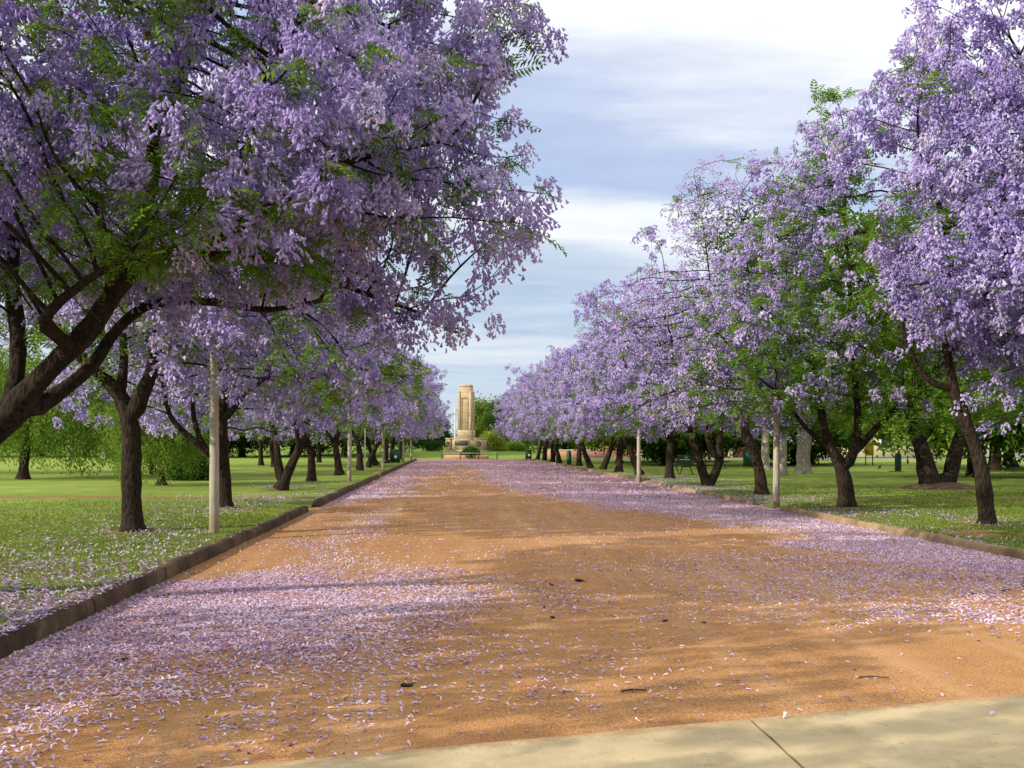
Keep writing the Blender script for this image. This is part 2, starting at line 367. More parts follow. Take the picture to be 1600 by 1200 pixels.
t = T('fallen_petal'); f = t.attr('tint')
M['petal'] = t.leafy(t.ramp(f, [(0, (.20, .10, .09)), (.1, (.30, .17, .24)), (.25, (.44, .31, .48)), (.5, (.60, .47, .71)), (.85, (.74, .63, .83)), (1, (.86, .78, .88))]), .25)
t = T('grass_blade'); f = t.attr('tint')
M['blade'] = t.leafy(t.ramp(f, [(0, (.105, .155, .026)), (.5, (.19, .26, .05)), (.85, (.32, .345, .095)), (1, (.50, .43, .22))]), .45)

# ------------------------------------------------------------------ ground, road, lawns, kerbs
def grid(xs, ys, zf, name, mat, attrs=None, kind='structure'):
    X, Y = np.meshgrid(xs, ys); x, y = X.ravel(), Y.ravel()
    V = np.stack([x, y, zf(x, y)], 1); nx, ny = len(xs), len(ys)
    i = (np.arange(ny - 1)[:, None] * nx + np.arange(nx - 1)[None]).ravel()
    F = np.stack([i, i + 1, i + nx + 1, i + nx], 1)
    o = np_mesh(name, [(V, F)], mat, smooth=True, attr={k: fn(x, y) for k, fn in (attrs or {}).items()})
    tag(o, kind=kind); return o
def geo(a, b, s0, g):
    v = [a]; s = s0 * (1 if b > a else -1)
    while (v[-1] < b) if b > a else (v[-1] > b): v.append(v[-1] + s); s *= g
    v[-1] = b; return np.array(v)
XL, XR = -3.42, 8.02                     # road edges
grid(np.linspace(-1500, 1500, 30), np.linspace(-200, 3000, 30), lambda x, y: np.full_like(x, -.05), 'ground', M['fargrass'])
grid(np.linspace(XL - .35, XR + .3, 92), np.concatenate([np.arange(-8, 30, .14), geo(30, 101.2, .2, 1.012)]),
     lambda x, y: .035 * (1 - ((x - 2.3) / 5.8) ** 2) - .03 + .012 * (vn2(x, y, .8) - .5) + .006 * (vn2(x, y, 3.0) - .5), 'road', M['road'], {'petal': petal_cover})
RINGS = [(-5.5, 17.7), (-5.3, 24), (10.1, 19.4), (9.64, 25), (9.4, 31), (9.27, 37), (9.6, 45), (-5.5, 33), (-5.6, 41), (-18.2, 43.5), (-10.5, 37.2)]
def rings(x, y):
    d = np.zeros_like(x)
    for a_, b_ in RINGS: d = np.maximum(d, .8 * sstep(1.0, .25, np.hypot(x - a_, y - b_)))
    return d
dirt_cross = lambda x, y: rings(x, y) + np.where(x < 0, sstep(.75, .25, np.abs(y - 28.6 + .5 * (vn2(x, y, .3) - .5))) * .95, sstep(.6, .2, np.abs(y - 28.3 - (x - 8) * .03 + .6 * (vn2(x, y, .3) - .5))) * .75 * sstep(26, 17, x)
            + .65 * sstep(1.3, .2, np.hypot((x - 9.1) / 1.4, (y - 17.4) / 1.2)))
lawn_z = lambda x, y: (.088 - .12 * sstep(1.15, .7, np.abs(y - 25.3)) * sstep(-4.6, -3.75, x)) + .05 * (vn2(x, y, .12) - .5) + .02 * (vn2(x, y, .7) - .5)
lawn_zr = lambda x, y: (.07 - .09 * sstep(1.4, .9, np.abs(y - 26.05)) * sstep(9.0, 8.3, x)) + .04 * (vn2(x, y, .12) - .5) * sstep(8, 12, x) + .015 * (vn2(x, y, .7) - .5)
yl = np.concatenate([np.arange(-8, 34, .3), geo(34, 100.9, .4, 1.03)])
grid(geo(-3.56, -190, .12, 1.06)[::-1], yl, lawn_z, 'lawn', M['lawn'], {'petal': petal_cover, 'dirt': dirt_cross})
grid(geo(8.12, 190, .12, 1.06), yl, lawn_zr, 'lawn', M['lawn'], {'petal': petal_cover, 'dirt': dirt_cross})
grid(np.linspace(-60, 70, 60), np.linspace(101.0, 106.0, 8), lambda x, y: .002 + .02 * (vn2(x, y, .4) - .5) * 0, 'road', M['road'], {'petal': lambda x, y: petal_cover(np.clip(x, -3, 7.5), y) * sstep(22, 8, np.abs(x - 2))})
# grassed island in the far roundabout, gently domed
def isl(x, y): return .62 * sstep(30, 4, np.hypot(x - 2, (y - 131) * 1.15)) - .02
grid(np.linspace(-30, 34, 50), np.linspace(106.0, 162, 40), isl, 'mound', M['fargrass'])

def kerb(name, x0, ya, yb, h, w, mat, seed, zbase=-.06, slope_end=False):
    ys = np.concatenate([np.arange(ya, min(yb, 40), .16), np.arange(max(ya, 40), yb, .5), [yb]]) if ya < 40 else np.append(np.arange(ya, yb, .5), yb)
    prof = np.array([(0, zbase), (.008, h - .035), (.03, h), (w - .02, h + .004), (w, h - .02), (w + .005, zbase)])
    n = len(prof); V = []
    j1 = vn2(np.full_like(ys, x0), ys, 1.3, seed) - .5; j2 = vn2(np.full_like(ys, x0), ys, 4.0, seed + 3) - .5
    for k, y in enumerate(ys):
        for m, (px, pz) in enumerate(prof):
            e = vn(np.array([[x0 + m, y, m * 3.1]]), 5)[0] - .5
            fall = 1.0
            if slope_end: fall = min(1, .25 + (yb - y) / .5, .25 + (y - ya) / .5)
            z = pz if m in (0, 5) else pz * fall + (j1[k] * .022 + j2[k] * .016 + e * .016)
            V.append((x0 + (px + (j1[k] * .02 + e * .014)) * (-1 if x0 < 0 else 1), y, z))
    F = []
    for k in range(len(ys) - 1):
        for m in range(n - 1):
            a = k * n + m; F.append((a, a + 1, a + n + 1, a + n))
    e0 = len(V) - n
    o = np_mesh(name, [(np.array(V), np.array(F)), (np.array(V), np.array([[5, 4, 3, 2, 1, 0], [e0 + i for i in range(6)]]))], mat)
    return tag(o, kind='structure')
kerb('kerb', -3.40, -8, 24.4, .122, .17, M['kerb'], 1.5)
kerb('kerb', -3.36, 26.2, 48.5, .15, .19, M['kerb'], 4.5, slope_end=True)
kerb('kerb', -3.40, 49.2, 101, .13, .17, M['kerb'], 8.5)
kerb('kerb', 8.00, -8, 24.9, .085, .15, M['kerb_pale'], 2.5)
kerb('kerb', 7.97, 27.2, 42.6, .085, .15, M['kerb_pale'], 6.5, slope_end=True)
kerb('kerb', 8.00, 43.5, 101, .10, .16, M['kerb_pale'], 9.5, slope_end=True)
MB().box((-3.52, 48.85, .08), (.34, .5, .3), bev=.03).build('drain_inlet', M['kerb_pale']); tag(C.objects['drain_inlet'], 'squat pale concrete drain inlet block set between two lengths of dark kerb', 'drain inlet')
o = MB().box((8.12, 43.05, .03), (.38, .7, .22), bev=.03).build('drain_inlet', M['kerb']); tag(o, 'brown stained concrete drain inlet set in the low pale kerb beside a lamp post', 'drain inlet')

# concrete footpath crossing in front of the camera
def footpath(xa, xb):
    f = lambda x: 5.27 + .31 * x
    xs = np.linspace(xa, xb, 40); V, F = [], []
    wob = .012 * (vn2(xs, xs * 0, 2.3, 4.1) - .5)
    for k, x in enumerate(xs):
        y0 = f(x) + wob[k]
        for yy, zz in ((y0, -.05), (y0 - .004, .042), (y0 - .02, .05), (y0 - .5, .052), (y0 - 1.6, .05), (y0 - 1.62, -.05)): V.append((x, yy, zz))
    for k in range(len(xs) - 1):
        for m in range(5):
            a = k * 6 + m; F.append((a, a + 6, a + 7, a + 1))
    e = len(V) - 6
    return tag(np_mesh('footpath', [(np.array(V), np.array(F)), (np.array(V), np.array([[0, 1, 2, 3, 4, 5], [e + 5, e + 4, e + 3, e + 2, e + 1, e]]))], M['concrete']), kind='structure')
footpath(-1.6, 1.672); footpath(1.69, 5.1); footpath(5.12, 8.9)
# ------------------------------------------------------------------ fallen petals, grass blades
def instance(tv, tf, mats, offs):
    V = np.einsum('mij,nj->mni', mats, tv) + offs[:, None, :]
    F = tf[None] + (np.arange(len(offs)) * len(tv))[:, None, None]
    return V.reshape(-1, 3), F.reshape(-1, tf.shape[1])
def rotz(a):
    c, s, z, o = np.cos(a), np.sin(a), np.zeros_like(a), np.ones_like(a)
    return np.stack([np.stack([c, -s, z], 1), np.stack([s, c, z], 1), np.stack([z, z, o], 1)], 1)
def rotx(a):
    c, s, z, o = np.cos(a), np.sin(a), np.zeros_like(a), np.ones_like(a)
    return np.stack([np.stack([o, z, z], 1), np.stack([z, c, -s], 1), np.stack([z, s, c], 1)], 1)
petal_t, petal_near = [], []
for k in range(4):
    r_ = np.random.default_rng(50 + k); j = lambda: r_.uniform(-.004, .004)
    tv = np.array([(-.005, -.022, .002), (.005, -.022, .002), (-.008, 0, .008 + j()), (.008, 0, .007 + j()), (-.012, .014, .013 + j()), (.013, .015, .010 + j()),
                   (-.003, .026, .004), (0, .004, .016 + j()), (.005, .022, .020 + j())])
    petal_t.append((tv, np.array([(0, 1, 3, 2), (2, 3, 5, 4), (2, 7, 8, 4), (3, 5, 8, 7)])))
for k in range(6):
    r_ = np.random.default_rng(70 + k); n = 5; Vs = []; bend = r_.uniform(-.3, .3); fl = r_.uniform(.45, .8)
    for (yy, rr_, zz) in ((-.022, .0028, .003), (-.006, .0065, .006), (.010, .0085, .008), (.020, .0145, .010)):
        a = np.arange(n) * 2 * math.pi / n + .3
        q = np.stack([np.cos(a) * rr_ + bend * yy, np.full(n, yy) + (r_.normal(0, .003, n) if yy > .015 else 0), np.maximum(zz + np.sin(a) * rr_ * fl, .0005)], 1); Vs.append(q)
    tv = np.concatenate(Vs); tv[-n:] += r_.normal(0, .0022, (n, 3))
    petal_near.append((tv, np.array([(m * n + i, m * n + (i + 1) % n, m * n + n + (i + 1) % n, m * n + n + i) for m in range(3) for i in range(n)])))
def road_z(x, y): return .035 * (1 - ((x - 2.3) / 5.8) ** 2) - .03 + .012 * (vn2(x, y, .8) - .5)
def scatter_petals(name, n, xr, yr, zf, seed, s=1.0, power=1.0, ysplit=13.0, dull=0.0):
    g = np.random.default_rng(seed)
    x = g.uniform(*xr, n); y = yr[0] * (yr[1] / yr[0]) ** g.random(n)        # denser near
    keep = g.random(n) < petal_cover(x, y) ** power * (.35 + 1.0 * vn2(x, y, 2.6, 4.4))
    x, y = x[keep], y[keep]; m = len(x)
    mats = rotz(g.uniform(0, 6.28, m)) @ rotx(g.uniform(-.35, .45, m)) * (g.uniform(.7, 1.25, m) * s)[:, None, None]
    offs = np.stack([x, y, zf(x, y) + .004], 1); parts, tint = [], []
    tn = np.clip(g.normal(.72 - dull, .28, m) - .2 * (vn2(x, y, .9, 3.3) > .55), 0, 1)
    for tp_, sel in ((petal_near, y < ysplit), (petal_t, y >= ysplit)):
        kind = g.integers(0, len(tp_), m)
        for k in range(len(tp_)):
            q = (kind == k) & sel
            if not q.any(): continue
            nf = len(tp_[k][1]); parts.append(instance(tp_[k][0], tp_[k][1], mats[q], offs[q])); tint.append(np.clip(np.repeat(tn[q], nf) + g.normal(0, .1, q.sum() * nf), 0, 1))
    o = np_mesh(name, parts, M['petal'], tint=np.concatenate(tint)); tag(o, kind='stuff'); return o
tag(scatter_petals('fallen_petals', 300000, (-3.38, 7.95), (4.6, 34), road_z, 1, .72, 1.15), 'pale lavender fallen blossom strewn over the red gravel road', 'fallen blossom')
tag(scatter_petals('fallen_petals', 26000, (-3.38, 7.95), (30, 95), road_z, 2, 1.6, 1.2), 'thin lavender drift of blossom far down the red road', 'fallen blossom')
tag(scatter_petals('fallen_petals', 80000, (-13, -3.42), (6, 40), lambda x, y: np.where(x > -3.62, .128, lawn_z(x, y) + .022), 3, .95, dull=.12), 'whitish fallen blossom lying in the grass beside the dark kerb', 'fallen blossom')
tag(scatter_petals('fallen_petals', 40000, (8.02, 15), (12, 60), lambda x, y: lawn_zr(x, y) + .012, 4, .95, dull=.22), 'whitish fallen blossom lying in the grass beside the low pale kerb', 'fallen blossom')
def blades(n, xr, yr, zf, seed, hmul=1.0):
    g = np.random.default_rng(seed); x = g.uniform(*xr, n); y = yr[0] * (yr[1] / yr[0]) ** g.random(n)
    ok = dirt_cross(x, y) + (vn2(x, y, 1.5, 9.1) - .5) < .55; ok &= g.random(n) < sstep(yr[1], yr[1] * .5, y); x, y = x[ok], y[ok]; n = len(x)
    a = g.uniform(0, 6.28, n); h = g.uniform(.02, .05, n) * (.6 + .8 * vn2(x, y, .9, 5.5)) * hmul; w = .005 + .0005 * y
    b = np.stack([x, y, zf(x, y) - .004], 1); d = np.stack([np.cos(a), np.sin(a), 0 * a], 1) * w[:, None]
    tip = b + np.stack([g.normal(0, .018, n), g.normal(0, .018, n), h], 1)
    V = np.stack([b - d, b + d, tip], 1).reshape(-1, 3); F = np.arange(3 * n).reshape(-1, 3)
    tn = np.clip(.25 + .5 * vn2(x, y, .35, 2.2) + g.normal(0, .2, n), 0, 1)
    return tag(np_mesh('grass', [(V, F)], M['blade'], tint=tn), kind='stuff')
tag(blades(170000, (-14, -3.60), (6, 30), lawn_z, 5), 'short green grass on the lawn behind the dark kerb', 'grass')
tag(blades(110000, (8.14, 22), (12, 40), lawn_zr, 6), 'short green grass on the lawn behind the low pale kerb', 'grass')

tag(scatter_petals('fallen_petals', 1200, (-1, 6), (4.6, 8), lambda x, y: np.where(y < 5.2 + .31 * x, .056, -.2), 8, 1.0, .8), 'few scattered blossoms lying on the concrete footpath', 'fallen blossom')
# ------------------------------------------------------------------ tree growing (space colonisation)
def sample_blobs(blobs, g, gap=.36, gs=.55, zmin=None, shell=3.6):
    P = []
    for (c, r, n) in blobs:
        d = g.normal(size=(n * 2, 3)); d /= np.linalg.norm(d, axis=1)[:, None]
        p = d * (g.random(n * 2) ** (1 / shell))[:, None] * np.array(r) + np.array(c)
        k = vn(p + np.array(c) * 3.3, gs) > gap; P.append(p[k][:n])
    P = np.concatenate(P)
    if zmin is not None: P = P[P[:, 2] > zmin(P)]
    return P
def grow(trunks, attract, step, kill, seed, iters=110, upbias=.05, live_from=0.0):
    """trunks: polylines [(x,y,z,r)...]; the first starts at the base, the others start where they fork off"""
    g = np.random.default_rng(seed); pos, par, rad = [], [], []
    for k, poly in enumerate(trunks):
        poly = np.array(poly, float); seg = np.linalg.norm(np.diff(poly[:, :3], axis=0), axis=1); s = np.concatenate([[0], np.cumsum(seg)])
        m = max(2, int(s[-1] / step) + 1); q = np.linspace(0, s[-1], m)
        # smooth (Catmull-like) resample
        pts = np.stack([np.interp(q, s, poly[:, i]) for i in range(4)], 1)
        for _ in range(2): pts[1:-1] = .5 * pts[1:-1] + .25 * (pts[:-2] + pts[2:])
        if k == 0: prev = -1; st = 0
        else:
            dd = np.linalg.norm(np.array(pos) - pts[0, :3], axis=1); prev = int(np.argmin(dd)); st = 1
        for i in range(st, m):
            pos.append(pts[i, :3]); par.append(prev); rad.append(pts[i, 3]); prev = len(pos) - 1
    pos = [np.array(p) for p in pos]; n0 = len(pos)
    A = attract; P = np.array(pos); live = P[:, 2] > live_from
    idx = np.where(live)[0]
    D = np.linalg.norm(A[:, None] - P[None, idx], axis=2); ni = idx[np.argmin(D, 1)]; nd = D.min(1)
    alive = nd > kill
    A, ni, nd = A[alive], ni[alive], nd[alive]
    for it in range(iters):
        if len(A) == 0: break
        P = np.array(pos)
        u_, inv = np.unique(ni, return_inverse=True)
        dv = A - P[ni]; dv /= np.linalg.norm(dv, axis=1)[:, None] + 1e-9
        S = np.zeros((len(u_), 3)); np.add.at(S, inv, dv); cnt = np.bincount(inv)
        S /= np.linalg.norm(S, axis=1)[:, None] + 1e-6
        parents = np.array(par)[u_]; hd = np.where(parents[:, None] >= 0, P[u_] - P[np.maximum(parents, 0)], 0); hd /= np.linalg.norm(hd, axis=1)[:, None] + 1e-6
        S = S + .35 * hd + g.normal(0, .28, S.shape); S[:, 2] += upbias
        S /= np.linalg.norm(S, axis=1)[:, None] + 1e-6
        new = P[u_] + S * step
        dn = np.array([np.min(np.sum((P - q) ** 2, 1)) for q in new]) if len(new) < 4000 else np.ones(len(new))
        ok = dn > (.3 * step) ** 2
        bad = u_[~ok]
        if len(bad):                                                    # stuck: drop the nearest attractor of that node
            drop = np.zeros(len(A), bool)
            for b in bad:
                w = np.where(ni == b)[0]; drop[w[np.argmin(nd[w])]] = True
        else: drop = np.zeros(len(A), bool)
        base = len(pos)
        for q, p_ in zip(new[ok], u_[ok]): pos.append(q); par.append(int(p_)); rad.append(0)
        nn = new[ok]
        A, ni, nd = A[~drop], ni[~drop], nd[~drop]
        if len(nn):
            D = np.linalg.norm(A[:, None] - nn[None], axis=2); m_ = D.min(1); am = D.argmin(1); c = m_ < nd
            ni = np.where(c, base + am, ni); nd = np.where(c, m_, nd)
        k = nd > kill; A, ni, nd = A[k], ni[k], nd[k]
    P = np.array(pos); par = np.array(par); rad = np.array(rad); n = len(P)
    kids = [[] for _ in range(n)]
    for i in range(n):
        if par[i] >= 0: kids[par[i]].append(i)
    return P, par, rad, kids, n0
def radii(P, par, rad, kids, n0, tip=.006, ex=2.25, grow_r=.0012):
    n = len(P); acc = np.zeros(n)
    order = range(n - 1, -1, -1)
    for i in order:
        r = tip if not kids[i] else (acc[i] ** (1 / ex) + grow_r * .3)
        rad[i] = rad[i] if i < n0 else r
        if par[i] >= 0: acc[par[i]] += r ** ex
    for i in range(n0, n):
        if par[i] >= 0: rad[i] = min(rad[i], rad[par[i]])
    return rad
def wood(P, par, rad, kids, seed, thin=True, rmin=0.0):
    g = np.random.default_rng(seed); parts = []
    start = [(0, None)]
    while start:
        c, p = start.pop(); chain = [c]
        while kids[chain[-1]]:
            ks = sorted(kids[chain[-1]], key=lambda i: -rad[i]); chain.append(ks[0])
            for q in ks[1:]: start.append((q, chain[-2]))
        if p is not None and rad[chain[0]] < rmin: continue
        pts = P[chain]; rs = rad[chain].copy()
        if p is not None:
            pts = np.concatenate([P[[p]], pts]); rs = np.concatenate([[min(rs[0] * 1.25, rad[p] * .95)], rs])
        if len(pts) < 2: continue
        n = 12 if rs.max() > .09 else 8 if rs.max() > .04 else 5 if rs.max() > .016 else 3
        d = np.gradient(pts, axis=0); d /= np.linalg.norm(d, axis=1)[:, None] + 1e-9
        ref = np.array([.31, .87, .1]) if abs(d[0] @ np.array([.31, .87, .1])) < .85 else np.array([1., 0, 0])
        X = np.zeros_like(d); x = ref
        for i in range(len(d)):
            x = x - d[i] * (x @ d[i]); x /= np.linalg.norm(x) + 1e-9; X[i] = x
        Y = np.cross(d, X); a = np.arange(n) * 2 * math.pi / n
        if p is None:                                                   # root flare
            h = pts[:, 2] - pts[0, 2]; rs = rs * (1 + .55 * np.exp(-h / .14))
        R_ = np.repeat(rs[:, None], n, 1)
        if n >= 8:
            q = (pts[:, None] + (np.cos(a)[None, :, None] * X[:, None] + np.sin(a)[None, :, None] * Y[:, None]) * rs[:, None, None]).reshape(-1, 3)
            R_ = R_ * (1 + .34 * (vn(q, 3.1).reshape(R_.shape) - .5) + .22 * (vn(q + 9, 8.).reshape(R_.shape) - .5))
        V = (pts[:, None] + (np.cos(a)[None, :, None] * X[:, None] + np.sin(a)[None, :, None] * Y[:, None]) * R_[..., None]).reshape(-1, 3)
        m = len(pts); i = np.arange(m - 1)[:, None] * n; j = np.arange(n)[None]; k = (j + 1) % n
        parts.append((V, np.stack([i + j, i + k, i + n + k, i + n + j], 2).reshape(-1, 4)))
    return parts

# --- blossom and leaf templates
def flower(hi, g):
    n = 4 if hi else 3
    rings = [(.0035, 0), (.0095, -.026), (.0165, -.047)] if hi else [(.006, 0), (.024, -.055)]
    a = np.arange(n) * 2 * math.pi / n + g.random() * 6
    V = np.concatenate([np.stack([np.cos(a) * r, np.sin(a) * r, np.full(n, z)], 1) for r, z in rings]); V[-n:] += g.normal(0, .005, (n, 3))
    return V, np.array([(k * n + i, k * n + (i + 1) % n, k * n + n + (i + 1) % n, k * n + n + i) for k in range(len(rings) - 1) for i in range(n)])
def panicle(seed, hi, cnt, rw=.13, hh=.24):
    g = np.random.default_rng(seed); Vs, Fs, b = [], [], 0
    for k in range(cnt):
        h = g.random() ** .8; r = rw * (1 - .55 * h) * math.sqrt(g.random()); a = g.random() * 6.283
        o = np.array([math.cos(a) * r, math.sin(a) * r, -hh * .35 + hh * h])
        dr = np.array([math.cos(a) * .4, math.sin(a) * .4, -.95]) + g.normal(0, .30, 3); dr /= np.linalg.norm(dr)
        z = -dr; x = np.cross([.2, .9, .3], z); x /= np.linalg.norm(x); y = np.cross(z, x)
        V, F = flower(hi, g); V = (V * (g.uniform(.68, 1.08) if hi else g.uniform(.85, 1.35))) @ np.stack([x, y, z]) + o
        Vs.append(V); Fs.append(F + b); b += len(V)
    return np.concatenate(Vs), np.concatenate(Fs)
PAN_HI = [panicle(100 + k, True, 66, .17, .25) for k in range(6)]
PAN_LO = [panicle(200 + k, False, 32, .16, .27) for k in range(5)]
PAN_SPARSE = [panicle(260 + k, False, 9, .13, .22) for k in range(4)]
def fern(seed, pairs, L_, pw, pl):
    g = np.random.default_rng(seed); Vs, Fs = [], []; b = 0
    for k in range(pairs):
        f = (k + .6) / pairs; y = L_ * f; z = -.32 * L_ * f * f; ln = pl * math.sin(math.pi * (.18 + .74 * f)) 
        for s in (-1, 1):
            tip = np.array([s * ln * .86, y + ln * .5, z - ln * .22 + g.normal(0, .012)]); ba = np.array([0, y, z]); mid = (tip + ba) / 2 + np.array([0, 0, .012])
            w = np.array([s * -.5, .86, 0]) * pw
            Vs += [ba, mid - w, tip, mid + w]; Fs.append((b, b + 1, b + 2, b + 3)); b += 4
    w = .004
    Vs += [np.array([-w, 0, 0]), np.array([w, 0, 0]), np.array([w * .5, L_ * .8, -.2 * L_]), np.array([-w * .5, L_ * .8, -.2 * L_])]; Fs.append((b, b + 1, b + 2, b + 3))
    return np.array(Vs), np.array(Fs)
def fern_clump(seed, n, *a):
    g = np.random.default_rng(seed); Vs, Fs, b = [], [], 0
    for k in range(n):
        V, F = fern(seed * 10 + k, *a); t_ = (k - (n - 1) / 2) * .85 + g.normal(0, .2); e = g.normal(-.1, .3)
        m = rotz(np.array([t_]))[0] @ rotx(np.array([e]))[0]; Vs.append((V * g.uniform(.75, 1.15)) @ m.T); Fs.append(F + b); b += len(V)
    return np.concatenate(Vs), np.concatenate(Fs)
FERN_HI = [fern_clump(300 + k, 3, 10, .29, .011, .09) for k in range(4)]
FERN_LO = [fern_clump(310 + k, 2, 5, .34, .024, .11) for k in range(4)]
def frames(d, g, roll=.5):
    d = d / (np.linalg.norm(d, axis=1)[:, None] + 1e-9)
    up = np.tile(np.array([0, 0, 1.]), (len(d), 1)) + g.normal(0, roll * .5, d.shape)
    x = np.cross(d, up); x /= np.linalg.norm(x, axis=1)[:, None] + 1e-9; z = np.cross(x, d)
    return np.stack([x, d, z], 2)
def scatter(tpls, mats, offs, g, tint):
    kind = g.integers(0, len(tpls), len(offs)); parts, ts = [], []
    for k, (tv, tf) in enumerate(tpls):
        q = kind == k
        if not q.any(): continue
        parts.append(instance(tv, tf, mats[q], offs[q])); m = q.sum()
        tt = tint[q][:, None] + g.normal(0, .17, (m, len(tf))); ts.append(np.clip(tt, 0, 1).ravel())
    return parts, np.concatenate(ts)

def jacaranda(name, base, trunks, blobs, seed, hi=False, step=.24, kill=.42, gap=.36, leafy=.5, bloom=1.0, sparse=False, greenf=None, tip=.006, zmin=None, extra=1.0, live_from=1.4, shell=3.6):
    """base: world location; trunks and blobs in world coordinates"""
    g = np.random.default_rng(seed); b = np.array(base)
    root = empty(name, base)
    A = sample_blobs(blobs, g, gap, zmin=zmin, shell=shell)
    P, par, rad, kids, n0 = grow(trunks, A, step, kill, seed, live_from=live_from)
    rad = radii(P, par, rad, kids, n0, tip)
    ok = rad < .05
    for _ in range(2):                                                  # ease kinks
        Q = P.copy()
        for i in range(n0, len(P)):
            if kids[i]: Q[i] = .5 * P[i] + .25 * P[par[i]] + .25 * P[kids[i][0]]
        P = Q
    np_mesh('trunk', [(V - b, F) for V, F in wood(P, par, rad, kids, seed, rmin=0.0 if hi else .004)], M['bark'], root, smooth=True)
    tips = np.array([i for i in range(n0, len(P)) if not kids[i]]); pre = np.array([i for i in range(n0, len(P)) if kids[i] and rad[i] < .013])
    c = P[tips].mean(0)
    zlo, zhi = np.percentile(P[tips][:, 2], [4, 96])
    def blooming(p):
        h = (p[:, 2] - zlo) / (zhi - zlo + .01); r = np.linalg.norm((p - c)[:, :2], axis=1)
        v_ = .42 * np.clip(h, 0, 1) + .10 * r / 4 + 1.1 * (vn(p + seed, .75) - .5) + .35 + g.normal(0, .12, len(p))
        if greenf is not None: v_ = v_ - greenf(p)
        return v_ * bloom
    # blossom
    tp = P[tips]; v_ = blooming(tp); fl = v_ > .30
    pp = P[pre]; vp = blooming(pp); fp = (vp > .40) & (g.random(len(pp)) < .8 * extra)
    fpos = np.concatenate([tp[fl], pp[fp] + g.normal(0, .16, (fp.sum(), 3)) + np.array([0, 0, -.06])]); m = len(fpos)
    tpl = PAN_HI if hi else PAN_SPARSE if sparse else PAN_LO
    tilt = g.normal(0, .45, m); mats = rotz(g.uniform(0, 6.28, m)) @ rotx(tilt) * g.uniform(.72, 1.3, m)[:, None, None]
    tint = np.clip(.26 + .48 * vn(fpos, 1.2) + g.normal(0, .12, m), 0, 1)
    pr, ts = scatter(tpl, mats, fpos - b, g, tint)
    bl = np_mesh('blossom', pr, M['blossom'], root, tint=ts)
    # leaves
    lpos = [tp[~fl]] * 3 + [tp[fl][g.random(fl.sum()) < leafy]] + [pp[(~fp) & (g.random(len(pp)) < (.35 + .75 * leafy) * np.clip(1.25 - vp, .15, 1.2))]]
    if leafy > .8: lpos += [pp[(~fp) & (g.random(len(pp)) < .5)]]
    lpos = np.concatenate(lpos); m = len(lpos)
    d = (lpos - c) * np.array([1, 1, .5]); d /= np.linalg.norm(d, axis=1)[:, None] + 1e-9
    d = d * .5 + g.normal(0, .65, (m, 3)); d[:, 2] = d[:, 2] * .55 + .05
    mats = frames(d, g) * g.uniform(.7, 1.25, m)[:, None, None]
    tint = np.clip(.18 + .62 * vn(lpos, .8) + g.normal(0, .12, m), 0, 1)
    pr, ts = scatter(FERN_HI if hi else FERN_LO, mats, lpos - b, g, tint)
    np_mesh('foliage', pr, M['jleaf'], root, tint=ts)
    return root, P, tips

LEFT_G, RIGHT_G = 'jacarandas in the row along the tall dark kerb', 'jacarandas in the row along the low pale kerb'
def pt(px, py, Y, r=None):                                              # photograph sight-lines measured at a distance Y
    v_ = ((px - 705) * Y / 1600, Y, 1.6 + (693 - py) * Y / 1600)
    return v_ if r is None else (*v_, r)

# first tree of the left row: trunk leans in from outside the frame
Y = 10.0
tr = [[(-5.9, 10.0, .05, .29), (-5.5, 10, .75, .255), (-4.75, 10, 1.5, .225), (-4.3, 10, 1.92, .205), pt(45, 615, 9.9, .15), pt(72, 580, 9.8, .14), pt(112, 545, 9.7, .13), pt(150, 505, 9.6, .118), pt(176, 455, 9.5, .11), pt(232, 400, 9.4, .09), pt(330, 380, 9.3, .07), pt(440, 312, 9.1, .06), pt(540, 255, 9.0, .04)],
      [pt(10, 650, 10, .14), pt(28, 590, 10.1, .10), pt(30, 530, 10.2, .10), pt(16, 430, 10.4, .09), pt(30, 330, 10.6, .075), pt(60, 200, 10.8, .06), pt(110, 60, 11, .05)],
      [pt(40, 650, 10, .13), pt(105, 605, 10.2, .10), pt(150, 572, 10.4, .09), pt(172, 522, 10.6, .08), pt(230, 470, 10.8, .065), pt(330, 470, 11.2, .05), pt(420, 488, 11.4, .04), pt(500, 470, 11.6, .03)],
      [pt(176, 455, 9.5, .12), pt(205, 380, 10, .10), pt(238, 290, 10.3, .095), pt(240, 200, 10.5, .08), pt(300, 90, 10.8, .06), pt(340, 0, 11, .045)],
      [pt(330, 380, 9.3, .08), pt(400, 190, 8.9, .055), pt(430, 90, 8.7, .045), pt(480, 10, 8.6, .04)],
      [pt(232, 400, 9.4, .08), pt(420, 400, 9.9, .05), pt(560, 455, 10.4, .035), pt(660, 490, 10.8, .022)],
      [pt(112, 545, 9.7, .1), pt(60, 500, 8.8, .07), pt(130, 440, 8.5, .045), pt(200, 400, 8.3, .035)]]
tr = [[(a_, b_, c_, r_ * .78) for a_, b_, c_, r_ in q_] for q_ in tr]
